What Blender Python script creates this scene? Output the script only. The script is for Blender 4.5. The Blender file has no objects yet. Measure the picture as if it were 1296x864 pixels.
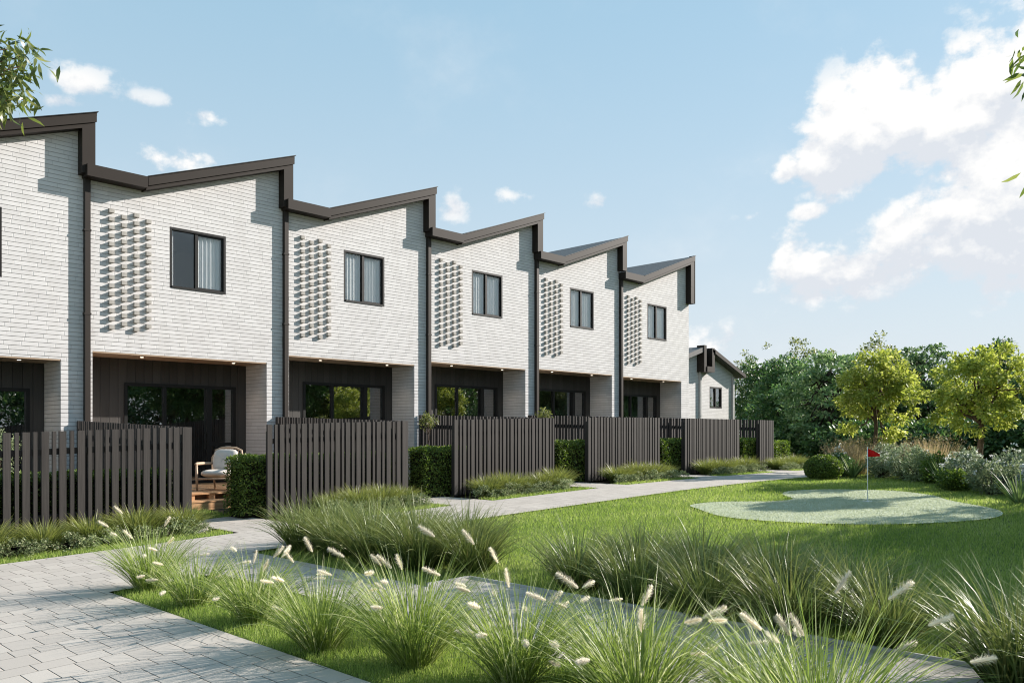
import bpy, math, random
import numpy as np
from math import sin, cos, pi, radians, atan2, sqrt

sc = bpy.context.scene
COL = sc.collection
RNG = np.random.default_rng(7)
random.seed(7)

# ------------------------------------------------------------------ site survey
EYE = 1.70
TH = math.atan(1010 / 1050.0)
CT, ST = cos(TH), sin(TH)
W, X0, D = 4.55, 6.18, 18.03            # terrace bay width, first party line, facade line
SC = .91
_kx = np.array([-600, -30, -10, 0, 3.7, 6.6, 8.2, 11.5, 13, 16.4, 18, 21.4, 26, 35, 600]) * SC
_kz = (np.array([-.6, -.6, -.45, -.13, 0, .11, .165, .27, .31, .40, .436, .474, .48, .47, .47]) - 1.8) * SC + EYE
_fx = np.arange(-60, 80, .25)
_fz = np.interp(_fx, _kx, _kz)
_fz = np.convolve(np.pad(_fz, 4, mode='edge'), np.ones(9) / 9, 'valid')
def G(x): return np.interp(x, _fx, _fz)
STEP = [0, .21, .43, .56, .61, .59]      # floor level of each townhouse

def site(px, Z):
    """plan position of something seen on a bearing, Z metres ahead"""
    X = (px - 648) / 1050.0 * Z
    return Z * CT + X * ST, Z * ST - X * CT

# ------------------------------------------------------------------ object helpers
def tag(o, label=None, cat=None, group=None, kind=None):
    if label: o['label'] = label
    if cat: o['category'] = cat
    if group: o['group'] = group
    if kind: o['kind'] = kind
    return o

def thing(name, label, cat, loc=(0, 0, 0), rz=0, group=None):
    o = bpy.data.objects.new(name, None); COL.objects.link(o)
    o.empty_display_size = .2
    o.location = loc; o.rotation_euler = (0, 0, rz)
    return tag(o, label, cat, group)

def link(name, me, parent=None, loc=None):
    o = bpy.data.objects.new(name, me); COL.objects.link(o)
    if parent: o.parent = parent
    if loc is not None: o.location = loc
    return o

def dup(root, loc, rz=0, scale=1, label=None, group=None):
    r = root.copy(); COL.objects.link(r)
    r.location = loc; r.rotation_euler = (0, 0, rz); r.scale = (scale,) * 3
    if label: r['label'] = label
    if group: r['group'] = group
    for ch in list(root.children):
        c_ = ch.copy(); COL.objects.link(c_); c_.parent = r
        for g in list(ch.children):
            d = g.copy(); COL.objects.link(d); d.parent = c_
    return r

def np_mesh(name, v, f, mat, rnd=None, smooth=False, tip=None):
    """v Nx3, f list of (M,k) int arrays"""
    me = bpy.data.meshes.new(name)
    v = np.asarray(v, np.float32)
    if not isinstance(f, list): f = [f]
    f = [np.asarray(a, np.int32) for a in f if len(a)]
    loops = np.concatenate([a.ravel() for a in f])
    sizes = np.concatenate([np.full(len(a), a.shape[1], np.int32) for a in f])
    me.vertices.add(len(v)); me.vertices.foreach_set('co', v.ravel())
    me.loops.add(len(loops)); me.loops.foreach_set('vertex_index', loops)
    me.polygons.add(len(sizes))
    st = np.concatenate([[0], np.cumsum(sizes)[:-1]]).astype(np.int32)
    me.polygons.foreach_set('loop_start', st)
    if smooth: me.polygons.foreach_set('use_smooth', np.ones(len(sizes), bool))
    if rnd is not None:
        a = me.attributes.new('rnd', 'FLOAT', 'FACE'); a.data.foreach_set('value', np.asarray(rnd, np.float32))
    if tip is not None:
        a = me.attributes.new('tip', 'FLOAT', 'POINT'); a.data.foreach_set('value', np.asarray(tip, np.float32))
    me.update(calc_edges=True)
    me.materials.append(mat)
    return me

class MB:
    def __init__(s): s.v = []; s.f = []
    def add(s, vs, fs):
        n = len(s.v); s.v += [tuple(p) for p in vs]; s.f += [tuple(i + n for i in q) for q in fs]; return s
    def box(s, x0, x1, y0, y1, z0, z1):
        vs = [(x0, y0, z0), (x1, y0, z0), (x1, y1, z0), (x0, y1, z0), (x0, y0, z1), (x1, y0, z1), (x1, y1, z1), (x0, y1, z1)]
        return s.add(vs, [(3, 2, 1, 0), (4, 5, 6, 7), (0, 1, 5, 4), (1, 2, 6, 5), (2, 3, 7, 6), (3, 0, 4, 7)])
    def prism(s, prof, y0, y1):
        """prof: (x,z) counter-clockwise seen from -y, extruded along y"""
        n = len(prof)
        vs = [(x, y0, z) for x, z in prof] + [(x, y1, z) for x, z in prof]
        fs = [tuple(range(n)), tuple(range(2 * n - 1, n - 1, -1))]
        fs += [((i + 1) % n, i, i + n, (i + 1) % n + n) for i in range(n)]
        return s.add(vs, fs)
    def quad(s, a, b, c_, d): return s.add([a, b, c_, d], [(0, 1, 2, 3)])
    def poly(s, pts): return s.add(pts, [tuple(range(len(pts)))])
    def tube(s, pts, rs, n=8, caps=True):
        pts = [np.array(p, float) for p in pts]
        if not hasattr(rs, '__len__'): rs = [rs] * len(pts)
        rings = []; up = np.array([0.3, 0.2, 1.0])
        for i, p in enumerate(pts):
            t = pts[min(i + 1, len(pts) - 1)] - pts[max(i - 1, 0)]; t = t / (np.linalg.norm(t) + 1e-9)
            ref = up if abs(t @ up) / np.linalg.norm(up) < .95 else np.array([1., 0, 0])
            a = np.cross(t, ref); a /= np.linalg.norm(a); b = np.cross(t, a)
            rings.append([p + rs[i] * (cos(2 * pi * k / n) * a + sin(2 * pi * k / n) * b) for k in range(n)])
        vs = [q for r in rings for q in r]; fs = []
        for i in range(len(pts) - 1):
            for k in range(n):
                fs.append((i * n + k, i * n + (k + 1) % n, (i + 1) * n + (k + 1) % n, (i + 1) * n + k))
        if caps:
            fs.append(tuple(range(n - 1, -1, -1))); fs.append(tuple((len(pts) - 1) * n + k for k in range(n)))
        return s.add(vs, fs)
    def mesh(s, name, mat, smooth=False):
        me = bpy.data.meshes.new(name); me.from_pydata(s.v, [], s.f); me.materials.append(mat)
        if smooth: me.polygons.foreach_set('use_smooth', [True] * len(me.polygons))
        me.update(); return me
    def build(s, name, mat, parent=None, smooth=False):
        return link(name, s.mesh(name, mat, smooth), parent)

def bevel(o, w, seg=2):
    m = o.modifiers.new('bevel', 'BEVEL'); m.width = w; m.segments = seg; m.limit_method = 'ANGLE'; m.angle_limit = radians(40)
    return o

# ------------------------------------------------------------------ materials
class NT:
    def __init__(s, name):
        s.m = bpy.data.materials.new(name); s.m.use_nodes = True
        s.t = s.m.node_tree; s.t.nodes.clear()
        s.out = s.t.nodes.new('ShaderNodeOutputMaterial')
    def n(s, typ, **kw):
        nd = s.t.nodes.new(typ)
        for k, v in kw.items():
            if k.startswith('i_'):
                nd.inputs[int(k[2:])].default_value = v
            else: setattr(nd, k, v)
        return nd
    def l(s, a, b): s.t.links.new(a, b)
    def math(s, op, a, b=None, c_=None, clamp=False):
        nd = s.t.nodes.new('ShaderNodeMath'); nd.operation = op; nd.use_clamp = clamp
        for i, v in enumerate((a, b, c_)):
            if v is None: continue
            if hasattr(v, 'is_linked') or isinstance(v, bpy.types.NodeSocket): s.l(v, nd.inputs[i])
            else: nd.inputs[i].default_value = v
        return nd.outputs[0]
    def ramp(s, fac, stops):
        r = s.t.nodes.new('ShaderNodeValToRGB'); e = r.color_ramp.elements
        while len(e) < len(stops): e.new(.5)
        for i, (p, c_) in enumerate(stops):
            e[i].position = p; e[i].color = (*c_, 1)
        s.l(fac, r.inputs[0]); return r.outputs[0]
    def mix(s, fac, a, b, mode='MIX'):
        nd = s.t.nodes.new('ShaderNodeMix'); nd.data_type = 'RGBA'; nd.blend_type = mode
        for sock, v in ((nd.inputs[0], fac), (nd.inputs[6], a), (nd.inputs[7], b)):
            if isinstance(v, bpy.types.NodeSocket): s.l(v, sock)
            elif isinstance(v, (int, float)): sock.default_value = v
            else: sock.default_value = (*v, 1)
        return nd.outputs[2]
    def bsdf(s, col=None, rough=.6, spec=.5, bump=None, bstr=.3, bdist=.01, metallic=0):
        b = s.n('ShaderNodeBsdfPrincipled')
        if isinstance(col, bpy.types.NodeSocket): s.l(col, b.inputs['Base Color'])
        elif col is not None: b.inputs['Base Color'].default_value = (*col, 1)
        if isinstance(rough, bpy.types.NodeSocket): s.l(rough, b.inputs['Roughness'])
        else: b.inputs['Roughness'].default_value = rough
        b.inputs['Specular IOR Level'].default_value = spec
        b.inputs['Metallic'].default_value = metallic
        if bump is not None:
            bp = s.n('ShaderNodeBump'); bp.inputs['Strength'].default_value = bstr; bp.inputs['Distance'].default_value = bdist
            s.l(bump, bp.inputs['Height']); s.l(bp.outputs[0], b.inputs['Normal'])
        s.l(b.outputs[0], s.out.inputs[0]); return b
    def noise(s, vec, scale, detail=4, rough=.55, dim='3D'):
        nd = s.n('ShaderNodeTexNoise', noise_dimensions=dim)
        nd.inputs['Scale'].default_value = scale; nd.inputs['Detail'].default_value = detail; nd.inputs['Roughness'].default_value = rough
        if vec is not None: s.l(vec, nd.inputs['Vector'])
        return nd.outputs[0]
    def objc(s): return s.n('ShaderNodeTexCoord').outputs['Object']
    def pos(s): return s.n('ShaderNodeNewGeometry').outputs['Position']

def simple(name, col, rough=.6, spec=.4, var=.12, scale=6, bstr=.12, metallic=0):
    t = NT(name); c_ = t.objc()
    nz = t.noise(c_, scale, 5)
    a = tuple(max(0, x * (1 - var)) for x in col); b = tuple(min(1, x * (1 + var)) for x in col)
    t.bsdf(t.ramp(nz, [(.3, a), (.7, b)]), rough, spec, t.noise(c_, scale * 14, 3), bstr, .004, metallic)
    return t.m

def brick_mat():
    t = NT('white_brick'); tc = t.n('ShaderNodeTexCoord')
    sep = t.n('ShaderNodeSeparateXYZ'); t.l(tc.outputs['Object'], sep.inputs[0])
    sn = t.n('ShaderNodeSeparateXYZ'); t.l(tc.outputs['Normal'], sn.inputs[0])
    isx = t.math('GREATER_THAN', t.math('ABSOLUTE', sn.outputs[0]), .5)
    hx = t.math('ADD', t.math('MULTIPLY', sep.outputs[0], t.math('SUBTRACT', 1, isx)), t.math('MULTIPLY', sep.outputs[1], isx))
    oi = t.n('ShaderNodeObjectInfo')
    h = t.math('ADD', hx, t.math('MULTIPLY', oi.outputs['Random'], 17.3))
    zz = t.math('DIVIDE', t.math('ADD', sep.outputs[2], 3.18), .0865)
    row = t.math('FLOOR', zz); fz = t.math('FRACT', zz)
    wn = t.n('ShaderNodeTexWhiteNoise', noise_dimensions='1D'); t.l(t.math('ADD', row, t.math('MULTIPLY', oi.outputs['Random'], 99.)), wn.inputs['W'])
    L = t.math('ADD', t.math('MULTIPLY', wn.outputs[0], .12), .30)
    wn2 = t.n('ShaderNodeTexWhiteNoise', noise_dimensions='1D'); t.l(t.math('ADD', row, 41.7), wn2.inputs['W'])
    hh = t.math('DIVIDE', t.math('ADD', h, t.math('MULTIPLY', wn2.outputs[0], 5.)), L)
    colu = t.math('FLOOR', hh); fx = t.math('FRACT', hh)
    cv = t.n('ShaderNodeCombineXYZ'); t.l(colu, cv.inputs[0]); t.l(row, cv.inputs[1])
    wn3 = t.n('ShaderNodeTexWhiteNoise', noise_dimensions='2D'); t.l(cv.outputs[0], wn3.inputs['Vector'])
    # raked bed joint (deep), tight perpends
    bed = t.math('SMOOTH_MIN', t.math('DIVIDE', fz, .14), t.math('DIVIDE', t.math('SUBTRACT', 1., fz), .05), .05)
    bed = t.math('MINIMUM', bed, 1., clamp=True)
    pw = t.math('DIVIDE', .0065, L)
    per = t.math('MINIMUM', t.math('DIVIDE', t.math('MINIMUM', fx, t.math('SUBTRACT', 1., fx)), pw), 1., clamp=True)
    nz = t.noise(tc.outputs['Object'], 9, 6); nf = t.noise(tc.outputs['Object'], 130, 4)
    base = t.ramp(wn3.outputs[0], [(0, (.585, .565, .56)), (.5, (.625, .605, .60)), (1, (.665, .645, .64))])
    base = t.mix(t.math('MULTIPLY', nz, .25), base, (.55, .525, .515))
    mp = t.n('ShaderNodeMapping'); mp.inputs['Scale'].default_value = (2.6, 2.6, .22); t.l(tc.outputs['Object'], mp.inputs[0])
    stain = t.math('MULTIPLY', t.math('SUBTRACT', t.noise(mp.outputs[0], 1.6, 6, .6), .48), 1.1, clamp=True)
    base = t.mix(stain, base, (.46, .435, .41))
    col = t.mix(t.math('SUBTRACT', 1, bed), base, (.30, .285, .28))
    col = t.mix(t.math('MULTIPLY', t.math('SUBTRACT', 1, per), .45), col, (.33, .315, .305))
    hgt = t.math('MULTIPLY', bed, t.math('ADD', t.math('MULTIPLY', per, .4), .6))
    hgt = t.math('ADD', hgt, t.math('MULTIPLY', nf, .12))
    hgt = t.math('ADD', hgt, t.math('MULTIPLY', wn3.outputs[0], .12))
    t.bsdf(col, .8, .15, hgt, .65, .012)
    return t.m

def timber_mat(name, c1, c2, axis='Z', scale=1, rough=.6, bstr=.3):
    t = NT(name); tc = t.objc()
    mp = t.n('ShaderNodeMapping'); t.l(tc, mp.inputs[0])
    s = {'X': (1.2, 26, 26), 'Y': (26, 1.2, 26), 'Z': (26, 26, 1.2)}[axis]
    mp.inputs['Scale'].default_value = tuple(k * scale for k in s)
    nz = t.noise(mp.outputs[0], 1.6, 7, .65)
    mp2 = t.n('ShaderNodeMapping'); t.l(tc, mp2.inputs[0])
    s2 = {'X': (.01, 8, 8), 'Y': (8, .01, 8), 'Z': (8, 8, .01)}[axis]; mp2.inputs['Scale'].default_value = s2
    big = t.noise(mp2.outputs[0], 1.3, 2)
    f = t.math('ADD', t.math('MULTIPLY', nz, .55), t.math('MULTIPLY', big, .45))
    t.bsdf(t.ramp(f, [(.33, c1), (.68, c2)]), rough, .35, nz, bstr, .004)
    return t.m

def leaf_mat(name, c1, c2, trans=.3, rough=.5, tipc=None, spec=.4, c3=None):
    t = NT(name)
    a = t.n('ShaderNodeAttribute', attribute_name='rnd')
    stops = [(0, c1), (1, c2)] if c3 is None else [(0, c1), (.75, c2), (1, c3)]
    col = t.ramp(a.outputs['Fac'], stops)
    oi = t.n('ShaderNodeObjectInfo')
    hsv = t.n('ShaderNodeHueSaturation'); t.l(col, hsv.inputs['Color'])
    t.l(t.math('ADD', t.math('MULTIPLY', oi.outputs['Random'], .3), .85), hsv.inputs['Value'])
    col = hsv.outputs[0]
    if tipc:
        b = t.n('ShaderNodeAttribute', attribute_name='tip')
        col = t.mix(t.math('POWER', b.outputs['Fac'], 1.6), col, tipc)
    pr = t.n('ShaderNodeBsdfPrincipled'); t.l(col, pr.inputs['Base Color'])
    pr.inputs['Roughness'].default_value = rough; pr.inputs['Specular IOR Level'].default_value = spec
    tr = t.n('ShaderNodeBsdfTranslucent')
    br = t.n('ShaderNodeHueSaturation'); t.l(col, br.inputs['Color']); br.inputs['Value'].default_value = 1.5; br.inputs['Saturation'].default_value = 1.1
    t.l(br.outputs[0], tr.inputs[0])
    mx = t.n('ShaderNodeMixShader'); mx.inputs[0].default_value = trans
    t.l(pr.outputs[0], mx.inputs[1]); t.l(tr.outputs[0], mx.inputs[2]); t.l(mx.outputs[0], t.out.inputs[0])
    return t.m

def glass_mat(name, base):
    t = NT(name)
    lw = t.n('ShaderNodeLayerWeight'); lw.inputs[0].default_value = .5
    f = t.math('ADD', t.math('MULTIPLY', t.math('POWER', lw.outputs['Facing'], 4.0), .7), base, clamp=True)
    tr = t.n('ShaderNodeBsdfTransparent'); tr.inputs[0].default_value = (.96, .97, .97, 1)
    gl = t.n('ShaderNodeBsdfGlossy'); gl.inputs['Roughness'].default_value = .0; gl.inputs[0].default_value = (.9, .92, .93, 1)
    mx = t.n('ShaderNodeMixShader'); t.l(f, mx.inputs[0]); t.l(tr.outputs[0], mx.inputs[1]); t.l(gl.outputs[0], mx.inputs[2])
    t.l(mx.outputs[0], t.out.inputs[0]); return t.m

def paver_mat():
    t = NT('grey_pavers'); p = t.pos(); sep = t.n('ShaderNodeSeparateXYZ'); t.l(p, sep.inputs[0])
    x, y = sep.outputs[0], sep.outputs[1]
    # courses run along x, alternating depth .42 / .28
    yy = t.math('DIVIDE', t.math('ADD', y, 50), .52)
    k = t.math('FLOOR', yy); f = t.math('FRACT', yy)
    second = t.math('GREATER_THAN', f, .6)
    row = t.math('ADD', t.math('MULTIPLY', k, 2), second)
    dA = t.math('MULTIPLY', t.math('MINIMUM', f, t.math('SUBTRACT', .6, f)), .52)
    dB = t.math('MULTIPLY', t.math('MINIMUM', t.math('SUBTRACT', f, .6), t.math('SUBTRACT', 1, f)), .52)
    dy = t.math('ADD', t.math('MULTIPLY', dA, t.math('SUBTRACT', 1, second)), t.math('MULTIPLY', dB, second))
    wn = t.n('ShaderNodeTexWhiteNoise', noise_dimensions='1D'); t.l(row, wn.inputs['W'])
    L = t.math('ADD', t.math('MULTIPLY', wn.outputs[0], .10), .165)
    wn2 = t.n('ShaderNodeTexWhiteNoise', noise_dimensions='1D'); t.l(t.math('ADD', row, 7.7), wn2.inputs['W'])
    hh = t.math('DIVIDE', t.math('ADD', x, t.math('ADD', t.math('MULTIPLY', wn2.outputs[0], 6), 60)), L)
    ci = t.math('FLOOR', hh); fx = t.math('FRACT', hh)
    dx = t.math('MULTIPLY', t.math('MINIMUM', fx, t.math('SUBTRACT', 1, fx)), L)
    wob = t.math('MULTIPLY', t.math('SUBTRACT', t.noise(p, 40, 2), .5), .003)
    j = t.math('DIVIDE', t.math('ADD', t.math('MINIMUM', t.math('MULTIPLY', dy, 1.6), dx), wob), .0065)
    j = t.math('MINIMUM', t.math('MAXIMUM', j, 0), 1, clamp=True)
    cv = t.n('ShaderNodeCombineXYZ'); t.l(ci, cv.inputs[0]); t.l(row, cv.inputs[1])
    w3 = t.n('ShaderNodeTexWhiteNoise', noise_dimensions='2D'); t.l(cv.outputs[0], w3.inputs['Vector'])
    base = t.ramp(w3.outputs[0], [(0, (.40, .355, .315)), (.5, (.44, .392, .348)), (1, (.48, .43, .382))])
    base = t.mix(t.math('MULTIPLY', t.noise(p, 1.1, 5), .5), base, (.39, .36, .335))
    fine = t.noise(p, 160, 4, .7)
    base = t.mix(t.math('MULTIPLY', t.math('GREATER_THAN', fine, .6), .22), base, (.22, .22, .22))
    base = t.mix(t.math('MULTIPLY', t.math('SUBTRACT', t.noise(p, .45, 6, .65), .45), .8, clamp=True), base, (.33, .30, .275))
    col = t.mix(t.math('SUBTRACT', 1, j), base, (.07, .063, .055))
    hgt = t.math('ADD', j, t.math('MULTIPLY', fine, .12))
    hgt = t.math('ADD', hgt, t.math('MULTIPLY', w3.outputs[0], .25))
    t.bsdf(col, .85, .15, hgt, .75, .007)
    return t.m

def ground_mat(name, c1, c2, c3, s1=1.2, s2=60, bstr=.6, bd=.03):
    t = NT(name); p = t.pos()
    a = t.noise(p, s1, 5); b = t.noise(p, s2, 4, .7)
    f = t.math('ADD', t.math('MULTIPLY', a, .5), t.math('MULTIPLY', b, .5))
    t.bsdf(t.ramp(f, [(.34, c1), (.5, c2), (.68, c3)]), .85, .2, b, bstr, bd)
    return t.m

def roof_mat():
    t = NT('dark_corrugated_roof'); c_ = t.objc(); sep = t.n('ShaderNodeSeparateXYZ'); t.l(c_, sep.inputs[0])
    w = t.math('SINE', t.math('MULTIPLY', sep.outputs[1], 2 * pi / .10))
    t.bsdf(t.ramp(t.noise(c_, 3, 4), [(.3, (.052, .048, .047)), (.7, (.075, .07, .068))]), .5, .5, w, .9, .02)
    return t.m

def clad_mat():
    t = NT('charcoal_board'); c_ = t.objc(); sep = t.n('ShaderNodeSeparateXYZ'); t.l(c_, sep.inputs[0])
    q = t.math('DIVIDE', t.math('ADD', sep.outputs[0], 10), .19)
    f = t.math('FRACT', q)
    g = t.math('MINIMUM', t.math('DIVIDE', t.math('MINIMUM', f, t.math('SUBTRACT', 1, f)), .05), 1, clamp=True)
    wn = t.n('ShaderNodeTexWhiteNoise', noise_dimensions='1D'); t.l(t.math('FLOOR', q), wn.inputs['W'])
    mp = t.n('ShaderNodeMapping'); mp.inputs['Scale'].default_value = (40, 40, 1.5); t.l(c_, mp.inputs[0])
    gr = t.noise(mp.outputs[0], 1.5, 5)
    base = t.ramp(t.math('ADD', t.math('MULTIPLY', wn.outputs[0], .4), t.math('MULTIPLY', gr, .6)), [(.2, (.042, .037, .034)), (.8, (.068, .062, .057))])
    t.bsdf(t.mix(t.math('SUBTRACT', 1, g), base, (.012, .012, .012)), .55, .35, t.math('ADD', g, t.math('MULTIPLY', gr, .1)), .7, .012)
    return t.m

def emit_mat(name, col, st):
    t = NT(name); e = t.n('ShaderNodeEmission'); e.inputs[0].default_value = (*col, 1); e.inputs[1].default_value = st
    t.l(e.outputs[0], t.out.inputs[0]); t.m.cycles.emission_sampling = 'NONE'; return t.m

def cloth_mat(name, col, scale=500):
    t = NT(name); c_ = t.objc(); nz = t.noise(c_, scale, 2)
    t.bsdf(t.ramp(t.noise(c_, 5, 4), [(.3, tuple(k * .93 for k in col)), (.7, col)]), .9, .1, nz, .3, .002)
    return t.m

def curtain_mat():
    t = NT('sheer_curtain')
    d = t.n('ShaderNodeBsdfDiffuse'); d.inputs[0].default_value = (.90, .90, .91, 1)
    tr = t.n('ShaderNodeBsdfTranslucent'); tr.inputs[0].default_value = (.8, .8, .82, 1)
    mx = t.n('ShaderNodeMixShader'); mx.inputs[0].default_value = .3
    t.l(d.outputs[0], mx.inputs[1]); t.l(tr.outputs[0], mx.inputs[2]); t.l(mx.outputs[0], t.out.inputs[0])
    return t.m

M = dict(
    brick=brick_mat(),
    block=simple('natural_brick', (.37, .345, .315), .85, .2, .16, 9, .4),
    fascia=simple('bronze_fascia', (.026, .0195, .0155), .6, .2, .07, 2, .04),
    pipe=simple('bronze_pipe', (.030, .023, .019), .55, .25, .06, 3, .03),
    roof=roof_mat(), clad=clad_mat(),
    alu=simple('black_aluminium', (.010, .0095, .009), .5, .3, .08, 4, .03),
    soffit=timber_mat('timber_soffit', (.36, .25, .17), (.50, .37, .26), 'X', 1, .55, .1),
    glass=glass_mat('door_glass', .20), glass_up=glass_mat('window_glass', .055), curtain=curtain_mat(),
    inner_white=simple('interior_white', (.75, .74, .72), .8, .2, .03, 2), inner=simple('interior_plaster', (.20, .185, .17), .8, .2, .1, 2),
    picket=timber_mat('stained_picket', (.020, .0165, .015), (.053, .0455, .042), 'Z', 1, .7, .5),
    deck=timber_mat('oiled_deck', (.40, .21, .10), (.62, .37, .20), 'X', 1, .5, .4),
    dark_timber=timber_mat('dark_deck_timber', (.10, .06, .035), (.16, .10, .06), 'X', 1, .7, .3),
    teak=timber_mat('pale_teak', (.36, .25, .17), (.52, .39, .28), 'Z', 2, .5, .15),
    cushion=cloth_mat('cream_cushion', (.60, .55, .50)),
    lamp=emit_mat('downlight_glow', (1, .86, .68), 2.5),
    paver=paver_mat(),
    lawn=ground_mat('lawn_soil', (.05, .08, .016), (.10, .14, .032), (.15, .185, .055), 1.0, 45),
    soil=ground_mat('bed_soil', (.020, .015, .010), (.035, .027, .018), (.055, .043, .03), 2, 70),
    green=ground_mat('putting_turf', (.33, .36, .25), (.40, .43, .31), (.47, .49, .38), 2.2, 90, .5, .012),
    steel=simple('steel_edging', (.11, .105, .10), .6, .5, .2, 8, .2),
    kerb=simple('kerb_concrete', (.42, .41, .40), .8, .3, .12, 6, .3),
    wallw=simple('white_render', (.68, .67, .65), .8, .25, .06, 3, .2),
    pole=simple('white_pole', (.75, .75, .75), .35, .5, .03, 3, .02),
    flag=cloth_mat('red_flag', (.58, .016, .014)),
    cup=simple('cup_black', (.02, .02, .02), .5),
    bark=simple('tree_bark', (.105, .072, .050), .9, .15, .35, 14, .8),
    barkd=simple('dark_bark', (.055, .042, .033), .9, .15, .35, 10, .8),
    twig=simple('hedge_twigs', (.018, .016, .010), .9, .1, .3, 20, .8),
    blade=leaf_mat('lawn_blade', (.13, .20, .04), (.31, .385, .105), .4, .6, c3=(.46, .47, .21), spec=.2),
    gblade=leaf_mat('turf_pile', (.36, .39, .27), (.47, .50, .37), .3, .7, c3=(.57, .59, .48), spec=.15),
    fount=leaf_mat('fountain_blade', (.12, .175, .035), (.26, .32, .09), .38, .45, c3=(.50, .50, .29), spec=.4),
    lom=leaf_mat('lomandra_blade', (.026, .055, .010), (.095, .145, .030), .24, .42, tipc=(.24, .27, .095), c3=(.24, .22, .085), spec=.3),
    tuft=leaf_mat('tuft_blade', (.085, .13, .03), (.22, .275, .08), .3, .42, tipc=(.25, .26, .075), c3=(.24, .25, .10), spec=.5),
    varieg=leaf_mat('variegated_leaf', (.11, .145, .06), (.26, .30, .15), .25, .6, c3=(.50, .49, .33), spec=.15),
    hedge=leaf_mat('box_leaf', (.045, .085, .012), (.13, .19, .034), .32, .5, c3=(.28, .35, .08), spec=.4),
    yellow=leaf_mat('golden_leaf', (.18, .225, .042), (.39, .425, .095), .45, .5, c3=(.58, .58, .23), spec=.2),
    broad=leaf_mat('broad_leaf', (.032, .08, .024), (.088, .16, .05), .34, .45, c3=(.19, .26, .10), spec=.5),
    layer=leaf_mat('layered_leaf', (.065, .125, .045), (.155, .235, .09), .33, .5, c3=(.31, .38, .20), spec=.5),
    loose=leaf_mat('loose_leaf', (.09, .12, .03), (.21, .23, .07), .35, .5, c3=(.36, .36, .16)),
    gum=leaf_mat('gum_leaf', (.06, .10, .022), (.17, .21, .055), .4, .35, c3=(.34, .35, .13), spec=.5),
    olive=leaf_mat('olive_leaf', (.13, .165, .08), (.27, .32, .16), .28, .5, c3=(.42, .46, .29)),
    silver=leaf_mat('silver_leaf', (.12, .16, .08), (.26, .31, .18), .28, .55, c3=(.46, .49, .36)),
    flower=leaf_mat('white_flower', (.62, .62, .58), (.78, .78, .75), .3, .6),
    flax=leaf_mat('flax_leaf', (.08, .13, .04), (.18, .25, .09), .25, .5, c3=(.33, .38, .18), spec=.2),
    reed=leaf_mat('reed_blade', (.16, .14, .05), (.30, .25, .12), .35, .55, tipc=(.42, .33, .21), c3=(.44, .36, .23)),
    plume=leaf_mat('seed_plume', (.62, .56, .46), (.80, .76, .67), .45, .7, c3=(.88, .85, .78), spec=.2),
    stalk=leaf_mat('seed_stalk', (.22, .26, .09), (.34, .36, .16), .25, .5),
)

# ------------------------------------------------------------------ vegetation builders
def unit(a): return a / (np.linalg.norm(a, axis=-1, keepdims=True) + 1e-9)

def leaves_mesh(name, pos, dirs, nrm, L, Wd, mat, rng, lance=False):
    n = len(pos); d = unit(dirs); side = unit(np.cross(d, nrm)); up = np.cross(side, d)
    L = np.broadcast_to(L, (n,))[:, None]; Wd = np.broadcast_to(Wd, (n,))[:, None] / 2
    if lance:
        a = pos; m1 = pos + d * L * .3 + up * L * .06; m2 = pos + d * L * .68 + up * L * .04; tp = pos + d * L - up * L * .1
        v = np.stack([a, m1 + side * Wd, m1 - side * Wd, m2 + side * Wd * .75, m2 - side * Wd * .75, tp], 1).reshape(-1, 3)
        b = (np.arange(n) * 6)[:, None]
        f = [np.concatenate([b + [0, 1, 2]]), np.concatenate([b + [3, 5, 4]]), np.concatenate([b + [1, 3, 4, 2]])]
        r = rng.random(n); rnd = np.concatenate([r, r, r])
    else:
        mid = pos + d * L * .48 - up * L * .08
        v = np.stack([pos, mid + side * Wd + up * Wd * .35, pos + d * L - up * L * .12, mid - side * Wd + up * Wd * .35, ], 1).reshape(-1, 3)
        b = (np.arange(n) * 4)[:, None]
        f = [b + [0, 1, 2], b + [0, 2, 3]]
        r = rng.random(n); rnd = np.concatenate([r, r])
    return np_mesh(name, v, f, mat, rnd)

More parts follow.
